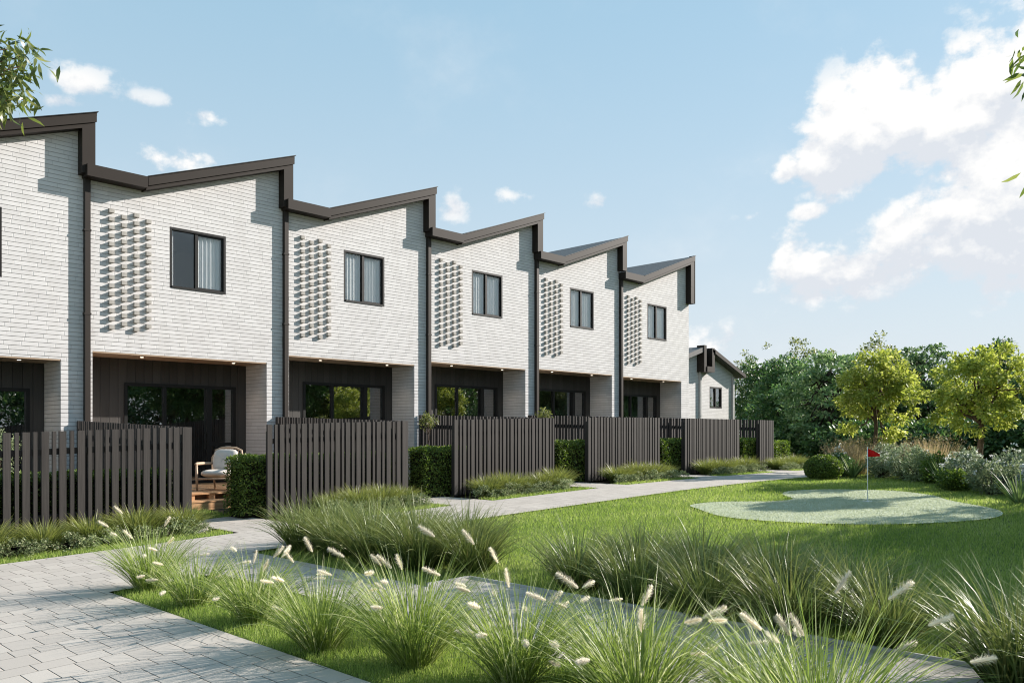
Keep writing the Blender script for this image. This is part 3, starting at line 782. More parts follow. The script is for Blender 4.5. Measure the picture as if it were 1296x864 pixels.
# ------------------------------------------------------------------ box hedges
def hedge(label, x0, x1, y0, y1, h, rng, dens=1500, size=.042):
    zb = float(G((x0 + x1) / 2)); cx, cy = (x0 + x1) / 2, (y0 + y1) / 2
    t = thing('box_hedge', label, 'hedge', (cx, cy, zb), 0, 'clipped box hedges behind the fences')
    hx, hy = (x1 - x0) / 2, (y1 - y0) / 2
    mb = MB(); mb.box(-hx + .07, hx - .07, -hy + .07, hy - .07, -.05, h - .08); link('branches', mb.mesh('branches', M['twig']), t)
    P, N = [], []
    for (ax, area) in (('f', 2 * hx * h), ('b', 2 * hx * h * .3), ('l', 2 * hy * h), ('r', 2 * hy * h), ('t', 4 * hx * hy)):
        n = int(area * dens); u = rng.random(n) * 2 - 1; w = rng.random(n)
        o = np.ones(n)
        if ax == 'f': p = np.stack([u * hx, -hy * o, w * h], 1); nn = (0, -1, 0)
        if ax == 'b': p = np.stack([u * hx, hy * o, w * h], 1); nn = (0, 1, 0)
        if ax == 'l': p = np.stack([-hx * o, u * hy, w * h], 1); nn = (-1, 0, 0)
        if ax == 'r': p = np.stack([hx * o, u * hy, w * h], 1); nn = (1, 0, 0)
        if ax == 't': p = np.stack([u * hx, (rng.random(n) * 2 - 1) * hy, h * o], 1); nn = (0, 0, 1)
        P.append(p); N.append(np.tile(np.array(nn, float), (n, 1)))
    P = np.concatenate(P); N = np.concatenate(N); n = len(P)
    lump = .025 * np.sin(P[:, 0] * 9 + P[:, 2] * 7) * np.sin(P[:, 1] * 8 + P[:, 2] * 5 + 1)
    P = P + N * (lump - .11 * rng.random(n) ** 1.5 + .015)[:, None]
    d = unit(rng.normal(0, .8, (n, 3)) + N * .7 + np.array([0, 0, .35])); nr = unit(N * .7 + rng.normal(0, .6, (n, 3)) + np.array([0, 0, .3]))
    L = size * (.7 + .6 * rng.random(n))
    link('foliage', leaves_mesh('foliage', P, d, nr, L, L * .62, M['hedge'], rng), t)
    return t
HZ = [(1.6, 5.95, 'long clipped box hedge behind the nearest slatted fence', 1.0),
      (7.12, 10.4, 'clipped box hedge right of the armchair, running behind the second fence', 1.02),
      (11.22, 14.9, 'clipped box hedge whose square end stands left of the third fence', 1.0),
      (15.55, 19.4, 'clipped box hedge whose square end stands between the third and fourth fences', 1.0),
      (20.05, 23.85, 'clipped box hedge whose square end stands between the fourth and fifth fences', 1.0),
      (24.75, 26.2, 'clipped box hedge between the fifth fence and the short last fence', 1.0),
      (26.6, 28.1, 'pale sunlit box hedge right of the short last fence', .9)]
for k, (a, b, lb, hh) in enumerate(HZ):
    hedge(lb, a, b, FY + .22, FY + .85, hh, RNG, 2600 if k < 3 else 1500, .042 if k < 3 else .055)

# ------------------------------------------------------------------ deck and armchair of the second house
dk = thing('timber_deck', 'oiled timber deck with a low step in front of the armchair house', 'deck', (0, 0, 0))
DZ = .512
mb = MB()
for k, yy in enumerate(np.arange(15.86, 18.95, .14)): mb.box(6.35, 10.2, yy, yy + .135, DZ - .03, DZ)
mb.build('deck_boards', M['deck'], dk)
mb = MB(); mb.box(6.4, 10.2, 15.98, 18.9, .0, DZ - .034); mb.build('underframe', M['dark_timber'], dk)
for xx in np.arange(6.5, 9.9, .42):
    mb = MB(); mb.box(xx, xx + .13, 15.88, 15.978, .38, DZ - .032); mb.build('riser_block', M['deck'], dk)  # pale blocks spaced along the riser, darker underframe showing between them
mb = MB()
mb.box(6.3, 9.6, 15.5, 15.64, .352, .38); mb.box(6.3, 9.6, 15.645, 15.785, .352, .38); mb.box(6.3, 9.6, 15.79, 15.93, .352, .38)
for zz in (.05, .15, .25): mb.box(6.3, 9.6, 15.51, 15.535, zz, zz + .096)
mb.box(6.3, 9.6, 15.54, 15.92, .02, .35)
mb.build('step', M['deck'], dk)

def ellipsoid_cushion(name, sx, sy, sz, mat, parent, loc, rot=(0, 0, 0), p=3.2):
    v, f = [], []; nu, nv = 36, 18
    for j in range(nv + 1):
        b = -pi / 2 + pi * j / nv
        for i in range(nu):
            a = 2 * pi * i / nu
            ca, sa, cb, sb = cos(a), sin(a), cos(b), sin(b)
            sg = lambda t, e: math.copysign(abs(t) ** e, t)
            cr = sg(cb, .62)
            v.append((sx * cr * sg(ca, 2 / p), sy * cr * sg(sa, 2 / p), sz * sg(sb, .9) * (1 + .05 * sin(a * 5))))
    for j in range(nv):
        for i in range(nu): f.append((j * nu + i, j * nu + (i + 1) % nu, (j + 1) * nu + (i + 1) % nu, (j + 1) * nu + i))
    mb = MB(); mb.add(v, f); o = mb.build(name, mat, parent, True); o.location = loc; o.rotation_euler = rot; return o
ch = thing('armchair', 'cream cushioned armchair with a pale bentwood frame on the timber deck', 'armchair', (8.28, 16.46, DZ), radians(-52))
for sx in (-1, 1):
    mb = MB(); mb.tube([(sx * .33, -.33, 0), (sx * .335, -.335, .30), (sx * .34, -.34, .545)], [.021, .027, .025], 10); mb.build('leg', M['teak'], ch, True)
    mb = MB(); mb.tube([(sx * .27, .36, 0), (sx * .27, .30, .2), (sx * .27, .26, .32)], [.016, .022, .022], 10); mb.build('leg', M['teak'], ch, True)
    mb = MB(); mb.tube([(sx * .34, -.38, .55), (sx * .35, -.3, .558), (sx * .355, -.05, .558), (sx * .33, .18, .55), (sx * .27, .30, .55)], [.022, .032, .032, .027, .02], 10); mb.build('armrest', M['teak'], ch, True)
mb = MB(); mb.tube([(-.33, -.33, .25), (.33, -.33, .25)], .018, 8); mb.tube([(-.27, .3, .22), (.27, .3, .22)], .018, 8)
for sx in (-1, 1): mb.tube([(sx * .33, -.33, .25), (sx * .27, .3, .22)], .018, 8)
for xx in np.linspace(-.24, .24, 7): mb.tube([(xx, -.32, .255), (xx, .29, .226)], .008, 6)
mb.build('seat_frame', M['teak'], ch, True)
mb = MB()
pts = [(-.27, .24, .3), (-.31, .30, .50), (-.335, .37, .68), (-.29, .42, .82), (-.16, .445, .875), (0, .45, .885), (.16, .445, .875), (.29, .42, .82), (.335, .37, .68), (.31, .30, .5), (.27, .24, .3)]
mb.tube(pts, .022, 10)
for xx in np.linspace(-.22, .22, 7): mb.tube([(xx, .27, .3), (xx, .36, .62), (xx * .95, .445, .86)], .006, 6)
mb.build('back_frame', M['teak'], ch, True)
ellipsoid_cushion('seat_cushion', .315, .33, .085, M['cushion'], ch, (0, -.04, .345), (radians(-3), 0, 0))
ellipsoid_cushion('back_cushion', .265, .235, .095, M['cushion'], ch, (0, .265, .62), (radians(74), 0, 0), 4.5)

# ------------------------------------------------------------------ golf flag and low wall
fx, fy = 15.49, 5.85; fz = float(G(fx)) + .014
fl = thing('golf_flag', 'thin white pole with a small red pennant standing in the putting green', 'golf flag', (fx, fy, fz))
mb = MB(); mb.tube([(0, 0, -.05), (0, 0, 1.0)], .0075, 10); mb.build('pole', M['pole'], fl, True)
mb = MB(); n = 10
for k in range(n):
    t0, t1 = k / n, (k + 1) / n
    def pt(t, top):
        hw = .08 * (1 - t) + .022 * t
        wv = .02 * sin(t * 9)
        zc = .895 - .05 * t
        return np.array([.012 * 0 + .23 * t * ST, -.23 * t * CT, 0]) + np.array([CT * wv, ST * wv, zc + (hw if top else -hw)])
    mb.quad(pt(t0, 0), pt(t1, 0), pt(t1, 1), pt(t0, 1))
o = mb.build('pennant', M['flag'], fl, True); sm = o.modifiers.new('thickness', 'SOLIDIFY'); sm.thickness = .003
mb = MB(); mb.tube([(0, 0, -.004), (0, 0, .006)], .085, 20); mb.build('cup', M['pole'], fl)

wl = thing('low_wall', 'low white rendered garden wall behind the flowering bed', 'wall', (0, 0, 0))
mb = MB(); A, B = np.array([23.6, 7.6]), np.array([17.6, 3.0]); d = (B - A) / np.linalg.norm(B - A); nn = np.array([-d[1], d[0]]) * .12
def wallseg(mb, A, B, nn, z0, z1):
    p = [A - nn, B - nn, B + nn, A + nn]
    mb.add([(*q, z0) for q in p] + [(*q, z1) for q in p], [(3, 2, 1, 0), (4, 5, 6, 7), (0, 1, 5, 4), (1, 2, 6, 5), (2, 3, 7, 6), (3, 0, 4, 7)])
wallseg(mb, A, B, nn, .2, 1.02); mb.build('wall_body', M['wallw'], wl)
mb = MB(); wallseg(mb, A - d * .02, B + d * .02, nn * 1.25, 1.023, 1.09); mb.build('coping', M['wallw'], wl)

# ------------------------------------------------------------------ fountain grasses in the near strip
def seed_head_mesh(rng, L=.125, R=.021):
    n = 420; t = rng.random(n); a = rng.random(n) * 2 * pi
    prof = np.sin(pi * np.clip(t * .93 + .05, 0, 1)) ** .6
    p = np.stack([np.zeros(n), np.zeros(n), t * L], 1)
    out = np.stack([np.cos(a), np.sin(a), np.zeros(n)], 1)
    d = unit(out + np.array([0, 0, .75])); ln = R * 1.35 * prof * (.45 + .95 * rng.random(n)) + .004
    s = np.cross(d, np.array([0, 0, 1.])); s = unit(s) * .0011
    st = p + out * .003
    v = np.stack([st + s, st - s, st + d * ln[:, None]], 1).reshape(-1, 3)
    f3 = (np.arange(n) * 3)[:, None] + [0, 1, 2]
    # soft core
    m = 8; k = 10; cv = []
    for j in range(m + 1):
        rr = R * .34 * sin(pi * min(1, max(0, j / m * .93 + .05))) ** .6
        for i in range(k): cv.append((rr * cos(2 * pi * i / k), rr * sin(2 * pi * i / k), L * j / m))
    b = len(v); v = np.concatenate([v, np.array(cv)])
    f4 = np.array([(b + j * k + i, b + j * k + (i + 1) % k, b + (j + 1) * k + (i + 1) % k, b + (j + 1) * k + i) for j in range(m) for i in range(k)])
    return np_mesh('seed_head', v, [f3, f4], M['plume'], np.concatenate([rng.random(n), rng.random(len(f4)) * .5 + .3]))
HEADS = [seed_head_mesh(RNG) for _ in range(3)]
def stalk_to(root, base, tipw, rng, scale=1., droop=None):
    """stalk from plant base to head base (world), head leaning on along it"""
    o = np.array(root.location); e = np.array(tipw) - o
    b = np.array([base[0], base[1], 0.])
    h = np.array([e[0] - b[0], e[1] - b[1], 0]); hl = np.linalg.norm(h) + 1e-6
    m1 = b + np.array([0, 0, e[2] * .45]) + h * .18; m2 = b + np.array([0, 0, e[2] * .85]) + h * .6
    mb = MB(); P = []
    for t in np.linspace(0, 1, 7):
        P.append((1 - t) ** 3 * b + 3 * t * (1 - t) ** 2 * m1 + 3 * t * t * (1 - t) * m2 + t ** 3 * e)
    mb.tube(P, [.0022, .002, .0018, .0017, .0016, .0014, .0012], 5)
    st = link('stalk', mb.mesh('stalk', M['stalk']), root)
    dirv = unit(P[-1] - P[-2]); 
    if droop is not None: dirv = unit(dirv + np.array([h[0] / hl * droop, h[1] / hl * droop, -droop * .6]))
    hd = link('seed_head', HEADS[rng.integers(3)], st, tuple(P[-1]))
    from mathutils import Vector
    hd.rotation_mode = 'QUATERNION'; hd.rotation_quaternion = Vector(dirv).to_track_quat('Z', 'Y'); hd.scale = (scale,) * 3
FP = [(3.63, 8.74), (3.59, 7.65), (3.66, 6.60), (3.53, 5.42), (3.73, 4.54), (3.90, 3.70), (3.9, 2.75), (4.0, 1.75), (4.35, 3.3), (4.4, 2.3)]
FH_ = [[(3.43, 8.95, 0.86), (3.33, 9.06, 0.72), (3.73, 8.63, 0.73), (3.5, 8.88, 0.6), (3.75, 8.61, 0.54), (3.97, 8.38, 0.66)],
[(3.69, 7.54, 0.3), (3.87, 7.35, 0.45)], [(3.64, 6.62, 0.57), (3.76, 6.5, 0.62), (3.7, 6.56, 0.5)], [(3.39, 5.56, 0.72), (3.49, 5.46, 0.8)],
[(3.33, 4.96, 0.70), (3.39, 4.9, 0.83), (3.57, 4.71, 0.77), (3.62, 4.66, 0.75), (3.67, 4.6, 0.74)],
[(3.53, 4.09, 1.03), (3.7, 3.9, 0.98), (3.81, 3.79, 0.86), (3.55, 4.06, 0.78), (3.86, 3.74, 0.7), (4.03, 3.56, 0.6), (4.06, 3.53, 0.55)],
[(3.66, 3.0, 0.82), (3.91, 2.74, 0.72), (3.91, 2.74, 0.57), (3.53, 3.13, 0.75), (4.15, 2.49, 0.65), (4.32, 2.31, 0.5)],
[(3.8, 1.95, 0.73), (3.91, 1.85, 0.70), (3.95, 1.8, 0.70), (4.06, 1.69, 0.91), (4.24, 1.5, 0.88), (4.38, 1.36, 0.75), (4.26, 1.48, 0.62), (4.52, 1.21, 0.57)]] + [[]] * 2
FPL = ['farthest fountain grass of the near strip, standing by the paved corner', 'second farthest fountain grass of the near strip', 'third farthest fountain grass of the near strip',
       'fourth farthest fountain grass of the near strip', 'fifth farthest fountain grass of the near strip, full and bright green', 'third nearest fountain grass at the bottom of the photo',
       'second nearest fountain grass at the bottom of the photo', 'nearest fountain grass at the bottom, with the tallest white plumes'] + [f'{o_} fountain grass from the far end of the row leaning over the side path' for o_ in ORD[:2]]
for k, ((x, y), hs) in enumerate(zip(FP, FH_)):
    r = np.random.default_rng(100 + k)
    t = thing('fountain_grass', FPL[k], 'grass plant', (x, y, float(G(x))), 0, 'fountain grasses in the near strip'); t['kind'] = 'thing'
    big = [1.1, .88, 1.0, 1.0, 1.2, 1.08, 1.2, 1.25, .85, .85][k]
    link('foliage', blades_mesh('foliage', [520, 440, 480, 540, 740, 640, 520, 540, 420, 420][k], r, M['fount'], .13, (.38 * big, .84 * big), .0075, (.02, .85), (.1, 1.25), 6), t)
    for p in hs:
        stalk_to(t, (r.normal(0, .04), r.normal(0, .04)), p, r, (1.05 if k > 5 else .95) * (.9 + .25 * r.random()), .15)
    for _ in range([4, 5, 6, 6, 5, 18, 6, 2, 1, 2, 2, 3, 3][k]):
        a = r.random() * 2 * pi; rr = .22 + .38 * r.random()
        stalk_to(t, (r.normal(0, .05), r.normal(0, .05)), (x + rr * cos(a), y + rr * sin(a), float(G(x)) + .22 + .42 * r.random()), r, .68 + .27 * r.random(), .4 * r.random() + .2)

# ------------------------------------------------------------------ big tussocks by the side path
lom_meshes = [blades_mesh('foliage', 560, np.random.default_rng(40 + k), M['lom'], .22, (.5, 1.06), .0125, (.02, .80), (.25, 1.3), 6) for k in range(3)]
LP = [(5.95, 9.5, 1.0), (6.55, 9.75, .95), (6.0, 8.75, 1.0), (6.75, 8.95, 1.0), (5.95, 8.0, 1.02), (6.7, 8.1, 1.0), (6.05, 7.25, 1.05), (6.75, 7.25, 1.0), (6.3, 6.68, 1.0)]
for k, (x, y, s_) in enumerate(LP):
    o = thing('mat_rush', f'{ORD[k]} dark green tussock from the far end of the big clump before the lawn corner', 'grass plant', (x, y, float(G(x))), k * 1.3, 'tussocks of the far clump by the side path'); o.scale = (s_ * .86,) * 3
    link('foliage', lom_meshes[k % 3], o)
LP2 = [(6.3, 5.15, .98), (7.0, 4.9, 1.0), (6.2, 4.4, 1.0), (6.9, 4.15, 1.04), (6.15, 3.65, 1.0), (6.85, 3.4, 1.0), (6.15, 2.9, 1.0), (6.8, 2.7, .95), (6.2, 2.2, .9)]
for k, (x, y, s_) in enumerate(LP2):
    o = thing('mat_rush', f'{ORD[k]} tussock from the far end of the olive green clump between lawn and side path', 'grass plant', (x, y, float(G(x))), k * 1.7 + .5, 'tussocks of the near clump by the side path'); o.scale = (s_ * .8,) * 3
    link('foliage', lom_meshes[(k + 1) % 3], o)
for k, (x, y, s_, lb) in enumerate([(5.75, 1.25, .9, 'upright dark green tussock in the bottom right corner'), (5.5, .7, .8, 'tussock at the right edge just behind the corner tussock'), (6.3, .95, .75, 'tussock behind the bottom right corner, on the shaded lawn edge')]):
    o = thing('mat_rush', lb, 'grass plant', (x, y, float(G(x))), k * 2.1, 'tussocks in the bottom right corner'); o.scale = (s_,) * 3
    link('foliage', lom_meshes[k], o)

# ------------------------------------------------------------------ tufts and groundcover before the fences
tuft_meshes = [blades_mesh('foliage', 800, np.random.default_rng(60 + k), M['tuft'], .10, (.30, .46), .0085, (.02, .9), (.25, 1.25), 5) for k in range(3)]
def cover_mesh(seed):
    r = np.random.default_rng(seed); n = 420
    c_ = np.stack([r.normal(0, .13, 26), r.normal(0, .09, 26), .03 + .17 * r.random(26)], 1)
    return clump_leaves('foliage', c_, 30, .055, .7, (.02, .036), .55, M['varieg'], r, 0, .8, origin=(0, 0, -.05))
cov_meshes = [cover_mesh(80 + k) for k in range(3)]
TUFTS = [(0, [2.5, 3.12, 3.78, 4.42, 5.06, 5.72]), (1, [8.6, 9.05, 9.6, 10.15]), (2, [12.35, 12.95, 13.5, 14.1, 14.7]), (3, [16.95, 17.4, 17.95, 18.5, 19.1]), (4, [21.4, 21.95, 22.5, 23.1, 23.6]), (5, [25.75, 26.25, 26.8, 27.3])]
FO = ['nearest fence', 'second fence', 'third fence', 'fourth fence', 'fifth fence', 'short last fence']
kk = 0
for fi, xs_ in TUFTS:
    for j, x in enumerate(xs_):
        y = 12.66 + .05 * sin(kk * 2.3)
        o = thing('grass_tuft', f'{ORD[j]} yellow-green grass tuft from the left in front of the {FO[fi]}', 'grass plant', (x, y, float(G(x)) - .01), kk * 1.1, 'grass tufts along the fences')
        o.scale = ((1.28 + .14 * sin(kk * 1.9)),) * 3
        link('foliage', tuft_meshes[kk % 3], o); kk += 1
    a, b = xs_[0] - .25, xs_[-1] + .25
    for j, x in enumerate(np.arange(a, b + .05, .33)):
        o = thing('groundcover_plant', f'{ORD[j] if j < 10 else "far right"} low cream-edged groundcover plant from the left below the tufts of the {FO[fi]}', 'plant', (x, 12.27 + .06 * sin(j * 3.1 + fi), float(G(x)) - .01), j * 1.9, 'low cream-edged groundcover along the fences')
        o.scale = ((1.08 + .22 * sin(j * 2.7 + fi)),) * 3
        link('foliage', cov_meshes[(j + fi) % 3], o)

# ------------------------------------------------------------------ yard plants behind the fences
r = np.random.default_rng(5)
tree('olive_tree', 'small silvery olive tree behind the nearest fence', 'tree', (3.95, 15.4, float(G(3.95))), r, 1.75, .34, .42, 1.35, 40, 34, .12, .8, (.035, .06), .3, M['olive'], M['bark'], .022, trunk_h=1.2, limbs=10)
for x, y, h, lb in ((15.0 - .9, 16.6, 1.86, 'leafy plant topping the third fence from its yard'), (18.7, 16.6, 1.98, 'leafy plant topping the fourth fence from its yard')):
    tree('leafy_plant', lb, 'plant', (x, y, float(G(x))), r, h, .24, .22, h - .25, 18, 26, .12, .8, (.05, .08), .5, M['loose'], M['bark'], .015, trunk_h=h - .3, limbs=9)
gt = thing('spiky_plant', 'silvery spiky plant at the gateway right of the second fence', 'plant', (11.0, 14.4, float(G(11))), 0)
link('foliage', blades_mesh('foliage', 260, r, M['flax'], .16, (.4, .75), .016, (.05, .9), (.1, .6), 5), gt)

# ------------------------------------------------------------------ the mixed bed on the right
def mound(name, label, px, Z, hw, h, mat, seed, cat='shrub', Lr=(.04, .07), wr=.55, n=90, per=40, flowers=None, group='shrubs of the mixed bed', cr=.13, droop=0.):
    x, y = site(px, Z); r = np.random.default_rng(seed)
    t = thing(name, label, cat, (x, y, float(G(x)) - .02), 0, group)
    c_ = crown_points(r, n, hw, h * .52, h * .48, .5, 7)
    c_[:, 2] = np.maximum(c_[:, 2], .04)
    mb = MB()
    for e in c_[r.choice(len(c_), 24, replace=False)]: mb.tube([(r.normal(0, .04), r.normal(0, .04), -.02), e * np.array([.4, .4, .5]), e], [.012, .009, .004], 5)
    link('stems', mb.mesh('stems', M['barkd']), t)
    link('foliage', clump_leaves('foliage', c_, per, cr, .9, Lr, wr, mat, r, droop, 1.0, origin=(0, 0, 0)), t)
    if flowers:
        q = crown_points(r, flowers, hw * 1.05, h * .55, h * .5, .9, 7, -.1)
        link('flowers', clump_leaves('flowers', q, 9, .035, .8, (.02, .04), .8, M['flower'], r, 0, 1.2, origin=(0, 0, 0)), t)
    return t
# clipped ball
x, y = site(1042, 21.6); r = np.random.default_rng(9)
tb = thing('topiary_ball', 'clipped round box ball at the end of the paved path', 'shrub', (x, y, float(G(x))), 0)
d = unit(r.normal(0, 1, (9000, 3))); d = d[d[:, 2] > -.75]; R = np.array([.47, .47, .34])
P = d * R * (1 - .14 * r.random(len(d))[:, None] ** 2) + np.array([0, 0, .29])
L = .045 * (.7 + .6 * r.random(len(d)))
link('foliage', leaves_mesh('foliage', P, unit(d * .5 + r.normal(0, .7, d.shape)), unit(d + r.normal(0, .5, d.shape)), L, L * .6, M['hedge'], r), tb)
mb = MB(); n = 16
vs = [(.40 * cos(2 * pi * i / n) * cos(b), .40 * sin(2 * pi * i / n) * cos(b), .29 + .27 * sin(b)) for b in np.linspace(-1.2, 1.5, 9) for i in range(n)]
mb.add(vs, [(j * n + i, j * n + (i + 1) % n, (j + 1) * n + (i + 1) % n, (j + 1) * n + i) for j in range(8) for i in range(n)]); mb.build('branches', M['twig'], tb, True)

def reed(label, px, Z, h, n, seed, rad=.2):
    x, y = site(px, Z); t = thing('feather_reed', label, 'grass plant', (x, y, float(G(x))), 0, 'tan feathery grasses of the mixed bed'); r = np.random.default_rng(seed)
    link('foliage', blades_mesh('foliage', n, r, M['reed'], rad, (h * .6, h * 1.02), .011, (.02, .5), (.02, .3), 5), t)
    c_ = np.stack([r.normal(0, rad * 1.3, 150), r.normal(0, rad * 1.3, 150), h * (.62 + .36 * r.random(150))], 1)
    link('plumes', clump_leaves('plumes', c_, 9, .035, 2.4, (.025, .05), .3, M['reed'], r, -.6, .5), t)
def flaxp(label, px, Z, h, seed, n=34):
    x, y = site(px, Z); t = thing('flax_plant', label, 'plant', (x, y, float(G(x))), 0, 'strap-leaved flax plants of the mixed bed'); r = np.random.default_rng(seed)
    link('foliage', blades_mesh('foliage', n, r, M['flax'], .06, (h * .7, h * 1.15), .035, (.05, .85), (.05, .5), 6), t)
mound('flowering_shrub', 'shrub with white flowers just behind the clipped ball', 1063, 22.8, .34, .72, M['broad'], 200, flowers=30)
reed('tan feathery grass nearest the flag, left of the first golden tree trunk', 1068, 23.5, 1.0, 380, 201, .25)
reed('tan feathery grass directly behind the flag pole', 1087, 24, 1.1, 380, 202, .28)
flaxp('yellowish flax low in front of the tan grass by the clipped ball', 1079, 22.2, .62, 203, 70)
mound('grey_shrub', 'rounded dark shrub right of the flag pole foot', 1114, 22.2, .36, .70, M['silver'], 204, flowers=14)
mound('grey_shrub', 'upright grey-green shrub behind the pennant', 1122, 23.2, .40, .95, M['silver'], 205)
mound('grey_shrub', 'wide pale shrub under the gap between both golden trees', 1146, 21.4, .46, .80, M['silver'], 206, flowers=16)
mound('grey_shrub', 'pale shrub left of the spreading flax, below the tan grass', 1164, 20.6, .40, .80, M['olive'], 207)
reed('large tan feathery grass between both golden trees', 1178, 22, 1.15, 480, 208, .38)
reed('tan feathery grass at the left end of the low white wall', 1160, 22.8, .95, 300, 209, .25)
mound('dark_shrub', 'small dark green shrub behind the spreading flax', 1186, 19.6, .30, .68, M['hedge'], 210)
flaxp('grey spreading flax in the middle of the mixed bed', 1196, 18.4, .72, 211)
mound('flowering_shrub', 'large silver shrub dotted with white flowers by the low wall', 1222, 18.0, .42, .84, M['silver'], 212, flowers=60)
mound('grey_shrub', 'broad grey-green shrub below the second golden tree', 1256, 16.4, .44, .76, M['olive'], 213, flowers=10)
mound('flowering_shrub', 'silver flowering shrub at the right edge of the photo', 1284, 17.0, .42, .84, M['silver'], 214, flowers=40)
flaxp('pale flax at the right edge in front of the flowering shrub', 1290, 14.6, .66, 215)
mound('low_shrub', 'low dark plant at the foot of the silver flowering shrub', 1208, 17.4, .3, .42, M['hedge'], 216)

# ------------------------------------------------------------------ trees
r = np.random.default_rng(31)
x, y = site(1108, 24.5)
tree('golden_tree', 'young golden-leaved tree behind the flag', 'tree', (x, y, float(G(x))), r, 3.9, 1.22, 1.22, 2.45, 105, 80, .22, .75, (.09, .15), .5, M['yellow'], M['bark'], .075, 'young golden trees on the lawn edge', .35, 2.7, .35, 26, 7)
x, y = site(1241, 20.5)
tree('golden_tree', 'young golden-leaved tree at the right edge above the low wall', 'tree', (x, y, float(G(x))), r, 3.6, 1.22, 1.15, 2.25, 110, 80, .21, .75, (.085, .14), .5, M['yellow'], M['bark'], .085, 'young golden trees on the lawn edge', .35, 2.4, .35, 26, 7)
def far_tree(name, label, px, Z, top, hwpx, mat, kind, seed, base=.1):
    x, y = site(px, Z); r = np.random.default_rng(seed); H = EYE - float(G(x)) + (548 - top) / 1050 * Z; rx = hwpx / 1050 * Z
    zc = H * (.5 + base / 2); rz = H * (.5 - base / 2) * 1.08
    if kind == 'layer': tree(name, label, 'tree', (x, y, float(G(x))), r, H, rx, rz, zc, 210, 42, .42, .22, (.14, .24), .55, mat, M['barkd'], .12, 'tall trees beyond the lawn', .1, H * .85, .4, 40, 6)
    elif kind == 'loose': tree(name, label, 'tree', (x, y, float(G(x))), r, H, rx, rz, zc, 130, 42, .40, .7, (.14, .22), .6, mat, M['barkd'], .10, 'tall trees beyond the lawn', .1, H * .8, .3, 30, 8)
    else: tree(name, label, 'tree', (x, y, float(G(x))), r, H, rx, rz, zc, 190, 46, .42, .75, (.15, .24), .6, mat, M['barkd'], .12, 'tall trees beyond the lawn', .1, H * .8, .45, 30, 8)
far_tree('broadleaf_tree', 'dense dark green tree touching the distant gabled house', 964, 56, 453, 38, M['broad'], 'dense', 301)
far_tree('layered_tree', 'large tree with layered sprays left of the first golden tree', 1050, 38, 447, 66, M['layer'], 'layer', 302)
far_tree('loose_tree', 'pale loose-leaved tree rising between the dark tree and the layered tree', 1012, 64, 436, 42, M['loose'], 'loose', 303)
far_tree('loose_tree', 'pale thin-topped tree peeking above the dark tree by the gabled house', 955, 66, 447, 34, M['loose'], 'loose', 304)
far_tree('layered_tree', 'tall layered tree between both golden trees', 1164, 40, 430, 62, M['layer'], 'layer', 305)
far_tree('broadleaf_tree', 'dark tree top rising behind the right golden tree', 1258, 46, 428, 34, M['broad'], 'dense', 306)
far_tree('loose_tree', 'pale tree behind the upper right of the first golden tree', 1128, 50, 436, 34, M['loose'], 'loose', 307)
far_tree('broadleaf_tree', 'dark tree cut by the right edge behind the golden tree', 1318, 44, 470, 48, M['broad'], 'dense', 308)
far_tree('broadleaf_tree', 'dark tree filling the gap below the right golden tree', 1222, 42, 492, 60, M['broad'], 'dense', 309)
far_tree('broadleaf_tree', 'low dark tree behind the first golden tree trunk', 1100, 42, 480, 60, M['broad'], 'dense', 310)
far_tree('broadleaf_tree', 'dark round tree between the distant house and the layered tree', 990, 49, 456, 42, M['broad'], 'dense', 312)
far_tree('broadleaf_tree', 'low dark tree behind the far end of the fences', 990, 42, 500, 44, M['broad'], 'dense', 311)
for k, (px, Z, top, lb) in enumerate([(1000, 60, 500, 'far dark thicket behind the layered tree'), (1180, 58, 495, 'far dark thicket between both golden trees'), (1290, 56, 500, 'far dark thicket at the right edge'), (1400, 40, 470, 'tree outside the right edge of the photo')]):
    far_tree('thicket', lb, px, Z, top, 75, M['broad'], 'dense', 330 + k, 0.0)
for k, (px, Z, top, lb) in enumerate([(1010, 40, 530, 'low dark bush under the layered tree'), (1085, 36, 540, 'low dark bush left of the first golden trunk'), (1150, 36, 535, 'low dark bush between the golden trunks'), (1212, 36, 530, 'low dark bush left of the second golden trunk'), (1285, 34, 528, 'low dark bush behind the low wall at the right edge')]):
    far_tree('thicket', lb, px, Z, top, 62, M['broad'], 'dense', 350 + k, 0.0)

# trees standing behind and beside the camera: they shade the lawn and show in the glass
def big_tree(label, x, y, H, rx, seed, mat):
    r = np.random.default_rng(seed)
    return tree('shade_tree', label, 'tree', (x, y, float(G(x))), r, H, rx, H * .36, H * .62, 180, 62, .55, .7, (.16, .26), .55, mat, M['barkd'], .16, None, .1, H * .7, .35, 30, 8)
shade = big_tree('shade tree standing to the right of the lawn', 20.2, -1.3, 7.2, 2.6, 401, M['broad'])
dup(shade, (19.4, -3.9, float(G(19.4))), 2.2, .95, label='second shade tree right of the lawn, nearer the camera')
dup(shade, (24.2, -2.0, float(G(24.2))), 4.0, .9, label='third shade tree right of the lawn, nearest the low wall')
s2 = big_tree('golden shade tree facing the terrace', 28, -4, 6.5, 2.4, 402, M['loose'])
tree('shade_tree', 'unseen slim tree beyond the low wall, added to shade the green', 'tree', (24.3, 2.3, float(G(24.3))), np.random.default_rng(403), 5.9, .85, .5, 5.25, 60, 40, .3, .6, (.12, .2), .55, M['broad'], M['barkd'], .09, None, .1, 4.9, .3, 16, 6)  # added unseen tree, crown shaped to throw a shadow across the putting green
for k in range(15):
    x, y = 10 + 5.2 * k, -12.5 - 2.5 * (k % 3)
    dup(s2 if k % 2 == 1 else shade, (x, y, float(G(x))), k * 1.7, 1.15 + .1 * (k % 4), label='tall garden tree opposite the terrace, seen only in its glass doors', group='garden trees opposite the terrace')

